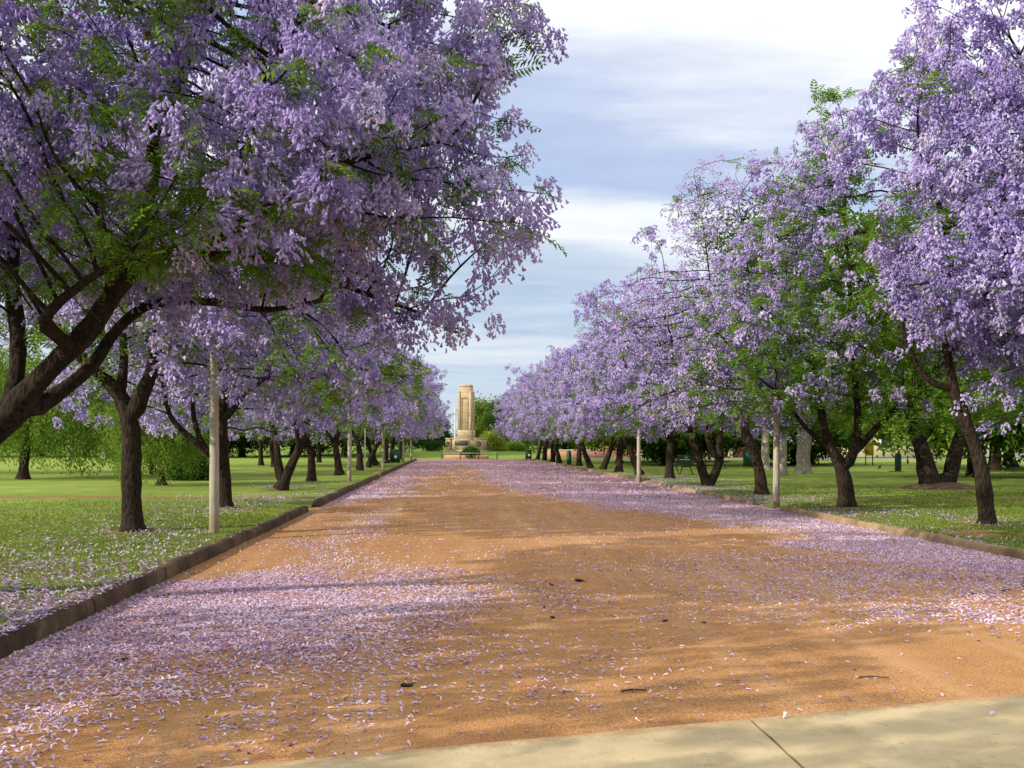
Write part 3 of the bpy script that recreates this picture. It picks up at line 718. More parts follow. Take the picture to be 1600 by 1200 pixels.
bl = [((-3.5, 8.3, 4.7), (1.7, .9, 1.5), 800), ((-3.6, 10.3, 5.3), (3.6, 3.4, 2.3), 2600), ((-2.7, 9.6, 4.3), (3.0, 2.9, 1.35), 1900), ((-2.6, 8.7, 3.75), (2.3, 1.2, .8), 900), ((-4.6, 9.0, 3.9), (1.6, 1.4, .8), 420), ((-1.6, 9.6, 3.4), (1.3, 1.4, .55), 300), ((-.75, 9.6, 5.05), (1.35, 1.2, .75), 330), ((-.2, 9.5, 4.4), (1.15, 1.0, .38), 170), ((-.15, 9.7, 3.72), (1.2, 1.1, .42), 380),
      ((-.2, 9.8, 5.62), (1.15, 1.0, .34), 260), ((-.75, 10.5, 2.95), (.75, .7, .32), 130), ((.02, 9.9, 2.66), (.14, .2, .1), 14), ((-3.5, 10.6, 7.3), (3.1, 3.0, 1.6), 1200), ((-1.6, 9.9, 6.7), (1.25, 1.2, .8), 260)]
z0 = lambda p: 2.98 - .45 * sstep(-1.5, -.6, p[:, 0]) * sstep(9.0, 9.6, p[:, 1]) + .1 * sstep(-1.2, -3.6, p[:, 0]) + np.where(p[:, 1] < 7.2, 1.2, 0) + np.where((p[:, 2] > 5.9) & (p[:, 0] > -1.25), 99, 0)
T0, P0, tips0 = jacaranda('jacaranda_tree', (-5.9, 10, .08), tr, bl, 7, hi=True, step=.17, kill=.235, gap=.46, shell=5.5, leafy=.32, bloom=1.0, tip=.0042, zmin=z0,
    greenf=lambda p: .34 * sstep(3.9, 2.9, p[:, 2]) * sstep(-1.6, -3.4, p[:, 0]) - .12 * sstep(-2.6, -1.0, p[:, 0]) - .10 * sstep(-3.6, -4.6, p[:, 0]) * sstep(3.6, 4.4, p[:, 2]) - .10, extra=.6)
tag(T0, 'huge jacaranda whose thick dark trunk leans in beside the tall kerb, boughs overhanging the road', 'tree', LEFT_G)
# brown seed pods on that tree
podV = MB(); n = 14; prof = [(.002, .045), (.022, .038), (.034, .015), (.034, -.012), (.022, -.036), (.003, -.046)]
podV.lathe(prof, n=10); V = podV.parts[0][0] * np.array([1, .32, 1])
podV.parts = [(V, podV.parts[0][1]), (V, podV.parts[1][1])]
gp = np.random.default_rng(4); near = [i for i in tips0 if P0[i][1] < 10.2 and P0[i][0] > -4]
pod0 = None
for i in gp.choice(near, 16, replace=False):
    p = P0[i] - np.array([-5.9, 10, .08]) + np.array([gp.normal(0, .05), -.12, -.12])
    if pod0 is None: pod0 = podV.build('seed_pod', M['pod'], T0, True); o = pod0
    else: o = pod0.copy(); C.objects.link(o); o.parent = T0
    o.location = p; o.rotation_euler = (gp.normal(0, .3), gp.normal(0, .3), gp.random() * 6)

LZ, RZ = .10, .06
def sphere_blobs(c, r, n, g, k=7):
    """an uneven crown: a main mass and lobes round it"""
    out_ = [(c, (r[0] * .82, r[1] * .82, r[2] * .85), int(n * .5))]
    for i in range(k):
        a = 6.283 * i / k + g.uniform(-.3, .3); e = g.uniform(-.55, .75)
        out_.append(((c[0] + math.cos(a) * r[0] * .62, c[1] + math.sin(a) * r[1] * .62, c[2] + e * r[2] * .62), (r[0] * .42, r[1] * .42, r[2] * .36 * g.uniform(.8, 1.3)), int(n * .5 / k)))
    return out_ + skirt(c, r, int(n * .4), g)
def skirt(c, r, n, g, z=2.75, k=9):
    out_ = []
    for i in range(k):
        a = 6.283 * i / k + g.uniform(-.25, .25); e = g.uniform(.62, .86)
        out_.append(((c[0] + math.cos(a) * r[0] * e, c[1] + math.sin(a) * r[1] * e, z + g.uniform(-.25, .6)), (r[0] * .34, r[1] * .34, .95), int(n / k)))
    return out_
# second tree of the left row
tr = [[pt(208, 838, 17.7, .185), pt(205, 770, 17.7, .175), pt(206, 700, 17.7, .17), pt(205, 655, 17.7, .17), pt(188, 615, 17.7, .12), pt(165, 590, 17.7, .11), pt(135, 572, 17.7, .09), pt(95, 520, 17.8, .07), pt(70, 440, 18, .05)],
      [pt(205, 655, 17.7, .16), pt(226, 610, 17.6, .125), pt(246, 560, 17.5, .115), pt(250, 500, 17.4, .09), pt(290, 440, 17.2, .07), pt(400, 390, 17, .05)],
      [pt(188, 615, 17.7, .11), pt(195, 570, 18, .07), pt(190, 500, 18.5, .06), pt(230, 420, 19, .05)]]
T1, _, _ = jacaranda('jacaranda_tree', (tr[0][0][0], 17.7, LZ), tr, sphere_blobs((-5.1, 18.2, 5.4), (4.2, 3.6, 2.9), 2600, np.random.default_rng(5)), 21, leafy=.6, kill=.29, step=.22, tip=.0048, zmin=lambda p: 2.3 + 1.0 * sstep(-3.5, -5.5, p[:, 0]), bloom=.97)
tag(T1, 'jacaranda with a straight grey trunk forking like a Y beside the big weathered lamp post', 'tree', LEFT_G)
# third, behind the lamp post
tr = [[pt(352, 800, 24, .21), pt(350, 745, 24, .19), pt(346, 690, 24, .18), pt(346, 640, 24, .14), pt(352, 600, 24, .12), pt(380, 540, 24, .09), pt(390, 470, 23.8, .06)],
      [pt(348, 725, 24, .14), pt(318, 700, 24, .10), pt(290, 678, 24, .085), pt(262, 652, 24, .06), pt(255, 600, 24, .05)],
      [pt(318, 700, 24, .09), pt(302, 660, 24.2, .07), pt(300, 600, 24.5, .055)],
      [pt(346, 660, 24, .11), pt(365, 640, 23.8, .07), pt(378, 615, 23.6, .06), pt(420, 590, 23.4, .045)]]
tr = [[(a_, b_, c_, r_ * 0.85) for a_, b_, c_, r_ in q_] for q_ in tr]
T2, _, _ = jacaranda('jacaranda_tree', (tr[0][0][0], 24, LZ), tr, sphere_blobs((-5.5, 24.4, 5.4), (4.4, 3.8, 3.2), 2600, np.random.default_rng(6)), 33, leafy=.5, kill=.30, tip=.0048, zmin=lambda p: np.full(len(p), 1.9), bloom=.97)
tag(T2, 'jacaranda hidden behind the big weathered lamp post, one low limb reaching away from the road', 'tree', LEFT_G)
# right row, first five
tr = [[pt(1545, 825, 19.4, .20), pt(1540, 780, 19.4, .17), pt(1533, 728, 19.4, .17), pt(1525, 700, 19.4, .155), pt(1508, 660, 19.4, .15), pt(1494, 620, 19.4, .15), pt(1486, 590, 19.4, .125), pt(1476, 540, 19.4, .11), pt(1490, 460, 19.3, .08), pt(1480, 360, 19.2, .07), pt(1440, 240, 19.2, .05)],
      [pt(1490, 608, 19.4, .1), pt(1462, 603, 19.4, .075), pt(1440, 590, 19.4, .07), pt(1410, 520, 19.2, .05), pt(1400, 430, 19, .035)],
      [pt(1480, 550, 19.4, .1), pt(1540, 470, 19.6, .08), pt(1580, 380, 19.8, .07), pt(1560, 260, 20, .06), pt(1590, 120, 20.3, .05)]]
tr = [[(a_, b_, c_, r_ * 0.76) for a_, b_, c_, r_ in q_] for q_ in tr]
TR0, _, _ = jacaranda('jacaranda_tree', (tr[0][0][0], 19.4, RZ), tr, [((11.3, 19.6, 6.3), (3.2, 3.2, 3.2), 1900), ((8.95, 19.2, 7.2), (1.75, 1.9, 1.6), 680), ((8.9, 18.8, 5.5), (1.3, 1.4, .8), 260), ((9.7, 18.4, 4.6), (1.9, 1.6, 1.3), 900), ((9.6, 18.4, 3.9), (1.2, 1.0, .5), 120), ((11.5, 20, 9.5), (2.7, 2.6, 2.1), 950), ((10.0, 19.4, 9.6), (.9, .8, .5), 110), ((11.6, 18.3, 3.5), (2.4, 1.5, 1.0), 900), ((14.5, 20, 6.5), (2.5, 2.8, 2.6), 500)], 41,
    leafy=.15, kill=.27, step=.21, gap=.40, tip=.0042, zmin=lambda p: 3.0 - .35 * sstep(10.4, 11.4, p[:, 0]), bloom=1.25, extra=1.0)
tag(TR0, 'tall jacaranda with a thin bent trunk kinked at knee height, behind the low pale kerb', 'tree', RIGHT_G)
tr = [[pt(1322, 795, 25, .25), pt(1322, 765, 25, .22), pt(1318, 735, 25, .22), pt(1302, 705, 25, .16), pt(1288, 680, 25, .13), pt(1284, 640, 25, .11), pt(1270, 580, 24.8, .08)],
      [pt(1304, 705, 25, .12), pt(1275, 685, 25, .08), pt(1248, 658, 25, .06), pt(1225, 620, 24.8, .045)],
      [pt(1320, 735, 25, .2), pt(1338, 700, 25, .14), pt(1342, 655, 25, .12), pt(1335, 590, 25.2, .09), pt(1330, 480, 25.4, .07), pt(1320, 340, 25.5, .05)],
      [pt(1338, 705, 25, .14), pt(1356, 682, 25, .11), pt(1376, 660, 25, .09), pt(1405, 635, 25, .075), pt(1440, 600, 25, .06)],
      [pt(1320, 340, 25.5, .04), pt(1322, 240, 25.5, .026), pt(1318, 190, 25.5, .018), pt(1306, 150, 25.5, .012)]]
tr = [[(a_, b_, c_, r_ * 0.80) for a_, b_, c_, r_ in q_] for q_ in tr]
TR1, _, _ = jacaranda('jacaranda_tree', (tr[0][0][0], 25, RZ), tr, sphere_blobs((9.8, 25.3, 5.4), (4.1, 3.6, 3.2), 2700, np.random.default_rng(8)) + [((9.45, 25.5, 10.2), (.55, .5, .32), 90), ((9.5, 25.5, 8.9), (.9, .9, .8), 220), ((9.0, 25.8, 8.1), (1.7, 1.5, 1.0), 420), ((7.9, 24.6, 3.6), (1.7, 1.5, 1.3), 460), ((11.2, 24.4, 4.4), (1.8, 1.6, 2.0), 560), ((11.6, 24.8, 6.6), (1.6, 1.6, 1.5), 360)], 52,
    leafy=.95, kill=.29, tip=.0048, bloom=.88, gap=.39, extra=.7, zmin=lambda p: np.full(len(p), 1.95), greenf=lambda p: .25 * sstep(8.5, 9.2, p[:, 0]) + 1.2 * (p[:, 2] > 9.5), live_from=1.2)
tag(TR1, 'leafy jacaranda whose stout trunk splits low into three spreading limbs, greener than the rest', 'tree', RIGHT_G)
tr = [[pt(1190, 775, 31, .27), pt(1190, 745, 31, .25), pt(1182, 715, 31, .24), pt(1170, 690, 31, .22), pt(1160, 668, 31, .2), pt(1166, 640, 31, .15), pt(1180, 560, 31, .1), pt(1170, 440, 31, .055), pt(1158, 340, 31, .028)],
      [pt(1160, 668, 31, .14), pt(1145, 640, 31, .09), pt(1120, 560, 30.5, .06), pt(1112, 460, 30.3, .038), pt(1100, 360, 30.3, .022), pt(1084, 270, 30.4, .010)],
      [pt(1166, 640, 31, .12), pt(1215, 560, 31, .08), pt(1240, 420, 31.2, .05), pt(1228, 320, 31.3, .025)]]
tr = [[(a_, b_, c_, r_ * 0.66) for a_, b_, c_, r_ in q_] for q_ in tr]
TR2, _, _ = jacaranda('jacaranda_tree', (tr[0][0][0], 31, RZ), tr, sphere_blobs((9.0, 31.3, 5.0), (4.1, 3.6, 2.9), 1900, np.random.default_rng(9)) + [((9.3, 31.2, 8.6), (2.9, 2.3, 2.0), 900), ((7.5, 30.4, 8.6), (1.0, 1.2, 1.9), 110), ((10.6, 31.5, 9.6), (1.3, 1.3, 1.3), 130)], 63,
    leafy=.35, kill=.30, bloom=1.15, extra=.9, sparse=True, gap=.38, tip=.006, zmin=lambda p: np.full(len(p), 1.9))
tag(TR2, 'tall sparse jacaranda with an S-shaped trunk beside a lamp post, bare twigs on top', 'tree', RIGHT_G)
tr = [[pt(1106, 762, 37, .24), pt(1100, 742, 37, .2), pt(1090, 712, 37, .18), pt(1082, 690, 37, .15), pt(1070, 640, 37, .1), pt(1050, 540, 37, .07)],
      [pt(1108, 758, 37, .22), pt(1120, 735, 37, .2), pt(1126, 715, 37, .2), pt(1124, 690, 37, .15), pt(1128, 640, 37, .11), pt(1150, 540, 37, .07)],
      [pt(1125, 718, 37, .15), pt(1108, 700, 37, .13), pt(1104, 675, 37, .12), pt(1090, 600, 37, .08)]]
tr = [[(a_, b_, c_, r_ * 0.80) for a_, b_, c_, r_ in q_] for q_ in tr]
TR3, _, _ = jacaranda('jacaranda_tree', (tr[0][0][0], 37, RZ), tr, sphere_blobs((8.9, 37.2, 5.2), (4.4, 3.8, 3.3), 2300, np.random.default_rng(10)) + [((7.4, 36.6, 8.9), (.8, .8, .55), 40)], 74, leafy=.5, kill=.32, tip=.005, bloom=1.03, gap=.39, extra=.7, zmin=lambda p: np.full(len(p), 1.75), live_from=1.2)
tag(TR3, 'jacaranda with two trunks forming a V from the ground, third lamp-side tree along the low pale kerb', 'tree', RIGHT_G)
TR3['label'] = 'jacaranda with two stems making a V from the ground and a looping cross limb'

# four kinds of row tree for the rest; each is copied with its parts
def kind_tree(kind, seed):
    g = np.random.default_rng(seed)
    if kind == 'straight': tr = [[(0, 0, 0, .24), (.05, 0, .8, .22), (-.05, 0, 1.5, .21), (-.5, .1, 2.3, .15), (-1.2, .2, 3.4, .1)], [(-.05, 0, 1.5, .18), (.4, -.1, 2.3, .15), (.9, -.3, 3.5, .1)], [(-.05, 0, 1.5, .15), (.1, .5, 2.5, .12), (.2, .9, 3.8, .08)]]
    elif kind == 'leaning': tr = [[(0, 0, 0, .25), (-.25, 0, .7, .22), (-.55, 0, 1.4, .21), (-.7, .1, 2.2, .17), (-.5, .2, 3.4, .11)], [(-.55, 0, 1.4, .15), (-1.1, -.3, 2.2, .12), (-1.7, -.5, 3.2, .08)], [(-.7, .1, 2.2, .14), (.1, .3, 2.9, .1), (.9, .3, 3.8, .07)]]
    elif kind == 'vee': tr = [[(0, 0, 0, .27), (.25, 0, .6, .21), (.6, 0, 1.3, .19), (.85, .1, 2.2, .15), (1.3, .2, 3.3, .1)], [(.05, 0, .2, .22), (-.1, 0, .9, .17), (-.12, 0, 1.7, .15), (-.5, .2, 2.6, .11), (-1.2, .3, 3.5, .08)], [(.6, 0, 1.3, .14), (.6, -.5, 2.2, .1), (.5, -1.1, 3.2, .07)]]
    else: tr = [[(0, 0, 0, .26), (.1, 0, .6, .23), (.3, 0, 1.2, .22), (.2, 0, 1.9, .19), (-.3, 0, 2.7, .14), (-.6, 0, 3.7, .1)], [(.25, 0, 1.5, .16), (.8, .2, 2.1, .12), (1.5, .3, 2.9, .08)], [(.2, 0, 1.9, .14), (.3, -.6, 2.7, .1), (.3, -1.2, 3.5, .07)]]
    tr = [[(a_, b_, c_, r_ * .70) for a_, b_, c_, r_ in q_] for q_ in tr]
    cz, rz = {'straight': (5.2, 3.4), 'leaning': (5.0, 3.3), 'vee': (5.3, 3.5), 'bent': (5.1, 3.3)}[kind]
    T_, _, _ = jacaranda('jacaranda_tree', (0, 0, 0), tr, sphere_blobs((0, 0, cz), (4.4, 4.2, rz), 2200, g), seed, leafy=.5, kill=.34, step=.26, bloom=1.05, gap=.39, extra=.7, zmin=lambda p: np.full(len(p), 1.7), tip=.005)
    return T_
KT = {k: kind_tree(k, s) for k, s in (('straight', 81), ('leaning', 82), ('vee', 83), ('bent', 84))}
used = set()
def plant(kind, X, Y_, z, rz, s, label, group):
    o = KT[kind]
    if kind in used: o = copy_thing(o, (X, Y_, z), rz, s)
    else: used.add(kind); o.location = (X, Y_, z); o.rotation_euler = (0, 0, rz); o.scale = (s, s, s)
    tag(o, label, 'tree', group); return o
lrow = [('vee', -5.5, 33, 0.0, .98, 'jacaranda with a dark forked trunk leaning toward the road, by the cross track'),
        ('straight', -5.6, 41, 1.2, .95, 'jacaranda on a straight pale-flecked trunk just before the second lamp post of the dark-kerb row'),
        ('bent', -5.4, 49.5, 2.4, 1.0, 'jacaranda with a crooked thin trunk beside the second lamp post on the dark-kerb side'),
        ('straight', -5.2, 58, .3, 1.02, 'jacaranda beside the thin white post on the dark-kerb side'),
        ('leaning', -5.2, 64, 3.3, 1.0, 'leaning jacaranda just past the thin white post on the dark-kerb side'),
        ('leaning', -5.1, 69.5, .4, 1.05, 'jacaranda by the third lamp post on the dark-kerb side'),
        ('vee', -5.0, 79, 2.0, 1.04, 'jacaranda standing against the green cabinet on the dark-kerb side'),
        ('straight', -5.0, 87, 4.0, 1.05, 'jacaranda just beyond the green cabinet on the dark-kerb side'),
        ('bent', -4.8, 95.5, 5.0, 1.08, 'last jacaranda on the dark-kerb side before the monument circle')]
for k, X, Y_, rz, s, lab in lrow: plant(k, X, Y_, LZ, rz, s, lab, LEFT_G)
rrow = [('straight', 9.6, 45, 4.2, 1.0, 'jacaranda with a thick upright trunk beside the green park bench'),
        ('leaning', 9.1, 49.5, .2, .98, 'leaning jacaranda half hidden behind the second lamp post of the low-kerb side'),
        ('bent', 9.0, 55, 1.0, .98, 'jacaranda with a reddish high-forking trunk, just past the second lamp post of the low kerb'),
        ('leaning', 8.9, 60, 3.2, 1.0, 'jacaranda leaning over the lawn, second past the low-kerb lamp posts'),
        ('leaning', 8.7, 64, 5.9, .97, 'jacaranda leaning to the road, third past the low-kerb lamp posts'),
        ('straight', 8.7, 69.5, 2.2, 1.0, 'upright jacaranda standing beyond the green post bin on the low-kerb side'),
        ('bent', 8.3, 78.5, 2.9, 1.0, 'jacaranda with a ruddy slim trunk close behind the green post bin'),
        ('vee', 8.4, 85, 5.1, .98, 'dark jacaranda in the close-set trunks between the post bin and the green bin'),
        ('straight', 8.3, 91, 3.1, 1.0, 'second of the close-set jacarandas between the post bin and the green bin'),
        ('leaning', 8.2, 97, 4.1, 1.0, 'jacaranda beside the green bin at the end of the low kerb'),
        ('vee', 9.5, 104, 1.1, 1.0, 'last jacaranda past the green bin where the low kerb ends')]
for k, X, Y_, rz, s, lab in rrow: plant(k, X, Y_, RZ, rz, s, lab, RIGHT_G)
B2 = 'jacarandas standing back from the road on the lawn'
for k, X, Y_, rz, s, lab in [('straight', -13.0, 70, 1.9, .95, 'set-back jacaranda behind the hanging low blossom, on the lawn beyond the dark kerb'), ('bent', -11.4, 66, 2.6, .95, 'set-back jacaranda with a twin-looking trunk on the shaded lawn beyond the dark kerb'),
                             ('straight', -10.6, 82, .9, 1.0, 'far set-back jacaranda near the hedge beyond the dark kerb'), ('leaning', -14.5, 50, .7, .95, 'set-back jacaranda beside the round dark shrub on the lawn'),
                             ('bent', -6.5, 5.0, 2.2, .62, 'young narrow jacaranda on the lawn between the footpath and the leaning thick trunk'), ('vee', -6.6, -1.4, 4.4, .78, 'jacaranda beside the concrete footpath, first of the dark-kerb row')]:
    o = plant(k, X, Y_, LZ, rz, s, lab, B2 if Y_ > 10 else LEFT_G)
    if Y_ < 10: o.scale = (s, s, .76 if Y_ > 0 else .95)

# ------------------------------------------------------------------ other trees and shrubs
def leaf_cluster(seed, n, ls, rad):
    g = np.random.default_rng(seed); Vs, Fs = [], []
    for k in range(n):
        c = g.normal(0, rad * .5, 3); d = g.normal(size=3); d /= np.linalg.norm(d); e = np.cross(d, g.normal(size=3)); e /= np.linalg.norm(e)
        a = ls * g.uniform(.7, 1.3); Vs += [c - d * a, c - e * a * .45, c + d * a, c + e * a * .45]; Fs.append((4 * k, 4 * k + 1, 4 * k + 2, 4 * k + 3))
    return np.array(Vs), np.array(Fs)
CL = [leaf_cluster(400 + k, 22, .12, .5) for k in range(4)]
CLB = [leaf_cluster(430 + k, 44, .17, .95) for k in range(5)]
CLF = [leaf_cluster(420 + k, 26, .085, .34) for k in range(4)]
def strand(seed, ln, ls=.13):
    g = np.random.default_rng(seed); Vs, Fs = [], []
    for k in range(int(ln * 22)):
        z = -ln * (k / (ln * 22)); c = np.array([g.normal(0, .13), g.normal(0, .13), z]); a = g.uniform(0, 6.28)
        d = np.array([math.cos(a) * .55, math.sin(a) * .55, -.85]) * ls; e = np.cross(d, g.normal(size=3)); e *= .03 / np.linalg.norm(e)
        Vs += [c, c + d * .5 - e, c + d, c + d * .5 + e]; Fs.append((4 * k, 4 * k + 1, 4 * k + 2, 4 * k + 3))
    return np.array(Vs), np.array(Fs)
STR = [strand(440 + k, l) for k, l in enumerate((.8, 1.1, 1.5, 1.9))]
def leafy_tree(name, base, trunks, blobs, seed, leaf='dleaf', bark='bark', tpl=CL, kill=.7, step=.4, zmin=None, droop=False, gap=.34, extra=.6):
    g = np.random.default_rng(seed); b = np.array(base); root = empty(name, base)
    tr = [[(x + b[0], y + b[1], z + b[2], r) for x, y, z, r in t_] for t_ in trunks]; blb = [((c[0] + b[0], c[1] + b[1], c[2] + b[2]), r, n) for c, r, n in blobs]
    A = sample_blobs(blb, g, gap, .45, zmin)
    P, par, rad, kids, n0 = grow(tr, A, step, kill, seed, live_from=trunks[0][-2][2] * .8)
    rad = radii(P, par, rad, kids, n0, .012)
    np_mesh('trunk', [(V - b, F) for V, F in wood(P, par, rad, kids, seed, rmin=.012)], M[bark], root, smooth=True)
    tips = np.array([i for i in range(n0, len(P)) if not kids[i]]); pre = np.array([i for i in range(n0, len(P)) if kids[i] and rad[i] < .04])
    lp = np.concatenate([P[tips], P[pre[g.random(len(pre)) < extra]]]); m = len(lp)
    if droop: mats = rotz(g.uniform(0, 6.28, m)) @ rotx(g.normal(0, .12, m)) * g.uniform(.7, 1.3, m)[:, None, None]
    else: mats = rotz(g.uniform(0, 6.28, m)) @ rotx(g.uniform(0, 3, m)) * g.uniform(.8, 1.3, m)[:, None, None]
    tint = np.clip(.12 + .75 * vn(lp, .6) + g.normal(0, .08, m), 0, 1)
    pr, ts = scatter(STR if droop else tpl, mats, lp - b, g, tint)
    np_mesh('crown', pr, M[leaf], root, tint=ts)
    return root
g = np.random.default_rng(77)
# pepper trees on the lawn beyond the dark kerb
pep_tr = [[(0, 0, 0, .22), (.05, 0, .8, .19), (.25, 0, 1.8, .16), (.4, .1, 2.6, .12), (.2, .2, 3.6, .08)], [(.25, 0, 1.8, .12), (-.4, .2, 2.6, .09), (-1.0, .3, 3.4, .06)], [(.4, .1, 2.6, .1), (1.1, 0, 3.2, .08), (1.8, 0, 3.8, .05)]]
PT = leafy_tree('pepper_tree', (-18.2, 43.5, LZ), pep_tr, sphere_blobs((0.4, 0, 4.2), (3.3, 2.8, 2.0), 900, g, 6), 501, 'pleaf', tpl=None, droop=True, kill=.36, step=.28, extra=1.0)
tag(PT, 'drooping pepper tree with a leaning dark trunk on open lawn beside a pale pole', 'tree', 'pepper trees on the lawn')
o = copy_thing(PT, (-14.6, 47.5, LZ), 2.2, 1.02); tag(o, 'bright green weeping pepper tree hanging low between the pale pole and the Y-forked jacaranda', 'tree', 'pepper trees on the lawn')
o = copy_thing(PT, (-10.5, 37.2, LZ), 4.0, .66); tag(o, 'small weeping pepper tree with a short dark trunk, behind the Y-forked jacaranda', 'tree', 'pepper trees on the lawn')
o = copy_thing(PT, (-24.5, 52, LZ), 1.1, 1.25); tag(o, 'large shady pepper tree behind the leaning thick trunk, far from the road', 'tree', 'pepper trees on the lawn')
def shrub(name, loc, r, h, seed, leaf, n=260, tpl=CLF, label='', cat='shrub', group=None):
    g = np.random.default_rng(seed); root = empty(name, loc)
    d = g.normal(size=(n, 3)); d /= np.linalg.norm(d, axis=1)[:, None]; d[:, 2] = np.abs(d[:, 2]) * 1.0
    p = d * (g.random(n) ** (1 / 4))[:, None] * np.array([r, r, h]); p *= (1 + .35 * (vn(p + seed, 1.4) - .5))[:, None]; p[:, 2] = np.maximum(p[:, 2], .06)
    mats = rotz(g.uniform(0, 6.28, n)) @ rotx(g.uniform(0, 3, n)) * g.uniform(.7, 1.2, n)[:, None, None]
    pr, ts = scatter(tpl, mats, p, g, np.clip(.1 + .8 * vn(p, 1.3), 0, 1)); np_mesh('foliage', pr, M[leaf], root, tint=ts)
    w = MB()
    for k in range(6): w.bar((0, 0, -.03), (math.cos(k) * r * .5, math.sin(k) * r * .5, h * .6), .025, 5)
    w.build('stem', M['bark'], root); tag(root, label, cat, group); return root
shrub('shrub', (-10.9, 43, LZ), 1.15, 1.9, 610, 'dleaf', 230, label='round dark green shrub on the lawn behind the small weeping pepper tree')
shrub('shrub', (5.3, 134, .3), 2.0, 3.0, 611, 'yleaf', 420, CL, label='bright yellow-green bush beside the stone monument')
shrub('shrub', (8.6, 137, .1), 1.6, 1.9, 612, 'pleaf', 300, CL, label='paler green bush in front of the clipped hedge, past the yellow-green bush')
shrub('shrub', (2.05, 107.3, .2), .85, .95, 613, 'dleaf', 300, label='low dark shrub in the brick planter in front of the stone monument')
# broad shade trees: three kinds, copied round the park edge
BT = {}
for k, (sd, lf, cz, rr, zz) in {'broad': (701, 'dleaf', 6.2, (5.2, 5.0, 4.2), 2.0), 'dense': (702, 'dleaf', 4.6, (4.8, 4.8, 4.6), .3), 'light': (703, 'pleaf', 6.0, (4.8, 4.8, 4.0), 2.2)}.items():
    BT[k] = leafy_tree('shade_tree', (0, 0, 0), [[(0, 0, 0, .34), (.05, 0, 1.2, .29), (.0, 0, 2.2, .27), (-.8, .2, 3.6, .17), (-1.5, .4, 5, .1)], [(0, 0, 2.2, .2), (.8, -.2, 3.5, .15), (1.5, -.4, 5, .1)], [(0, 0, 2.2, .18), (.1, .9, 3.6, .14), (.1, 1.6, 5, .09)]],
                       sphere_blobs((0, 0, cz), rr, 1100, np.random.default_rng(sd)), sd, lf, tpl=CLB, kill=.6, step=.42, zmin=lambda p, zz=zz: np.full(len(p), zz), extra=.8)
busd = set()
def shade(kind, X, Y_, rz, s, label, group, z=0.0):
    if kind in busd: o = copy_thing(BT[kind], (X, Y_, z), rz, s)
    else:
        busd.add(kind); o = BT[kind]; o.location = (X, Y_, z); o.rotation_euler = (0, 0, rz); o.scale = (s, s, s)
    tag(o, label, 'tree', group); return o
# the twin-stemmed tree and others on the right lawn
tw = leafy_tree('shade_tree', (16.9, 35.3, RZ), [[(-.35, 0, 0, .33), (-.5, 0, .7, .29), (-.75, 0, 1.6, .25), (-1.1, .2, 3.0, .17), (-1.6, .3, 4.4, .1)], [(.3, .1, .0, .3), (.4, .1, .8, .25), (.6, .1, 1.6, .22), (1.1, .1, 2.6, .16), (1.8, 0, 4.2, .1)], [(-.75, 0, 1.6, .2), (-.1, -.6, 3, .14), (.1, -1, 4.4, .1)]],
                sphere_blobs((.6, 0, 5.0), (4.6, 4.0, 3.4), 700, np.random.default_rng(31)), 801, 'pleaf', kill=.55, step=.35, tpl=CLF, zmin=lambda p: np.full(len(p), 2.1), extra=.95)
tag(tw, 'shade tree with two dark stems splitting from a low earth mound on the lawn', 'tree')
grid(np.linspace(14.9, 19, 22), np.linspace(33.6, 37.2, 18), lambda x, y: .26 * sstep(1.9, .3, np.hypot(x - 16.9, (y - 35.3) * 1.15)) + RZ - .05, 'earth_mound', M['soil'])
def gum(X, Y_, r, seed, label):
    t_ = leafy_tree('gum_tree', (X, Y_, RZ), [[(0, 0, 0, r * .88), (0, 0, .5, r * .9), (.03, 0, 2.5, r * .84), (.0, 0, 5.5, r * .8), (-.3, .1, 8, r * .6), (-1, .3, 10.5, r * .35)], [(0, 0, 5.5, r * .5), (1, 0, 8, r * .35), (1.8, 0, 10.5, r * .2)]],
                    sphere_blobs((0, 0, 10.6), (4.2, 4, 2.8), 340, np.random.default_rng(seed)), seed, 'dleaf', 'gum', kill=.75, step=.45, zmin=lambda p: np.full(len(p), 7.2))
    tag(t_, label, 'tree', 'pale gum trees'); return t_
gum(17.9, 52, .37, 811, 'gum tree with the thickest smooth pale trunk, standing alone on the lit lawn')
gum(15.8, 49, .27, 812, 'gum tree with a grey mottled trunk just behind the low-kerb lamp post')
gum(18.4, 60, .25, 813, 'slimmer gum tree partly hidden behind the thick pale gum trunk')
SG = 'shade trees dotted over the lawn beyond the low kerb'
for a_ in [('broad', 30.5, 57.5, 0, 1.0, 'shade tree with a broad upright trunk at the lawn edge by the grey street'), ('dense', 25.2, 75, 1, .8, 'shade tree on a brown trunk beside the green post bin on the open lawn'), ('dense', 27.0, 77, 2.5, .8, 'slim shade tree between the post bin and the twin-stemmed tree'),
           ('broad', 22.5, 70, 3.3, .8, 'shade tree next to the yellow sign board'), ('light', 23.5, 46, 2, .85, 'light green leafy tree hanging low behind the bent jacaranda trunk'), ('dense', 15.0, 72, .6, .8, 'shade tree on a thin dark trunk behind the picnic table'),
           ('broad', 17.0, 84, 1.7, .85, 'dark shade tree behind the V-stemmed jacaranda'), ('dense', 21, 88, 4, .95, 'spreading shade tree well behind the pale gums'), ('light', 12.8, 78, 5, .75, 'light green tree behind the jacaranda with the upright trunk'), ('broad', 36, 66, 2.2, 1.1, 'large dark tree at the edge of the lawn past the broad upright trunk'),
           ('broad', 27.8, 44.5, 5.2, 1.05, 'dark dense tree behind the bent jacaranda, its shade deep')]:
    shade(*a_, SG, RZ)
LG = 'dark trees of the park edge beyond the lawn of the dark kerb'; lab = 'dark green tree in the unbroken tree line beyond the lawn of the dark kerb'
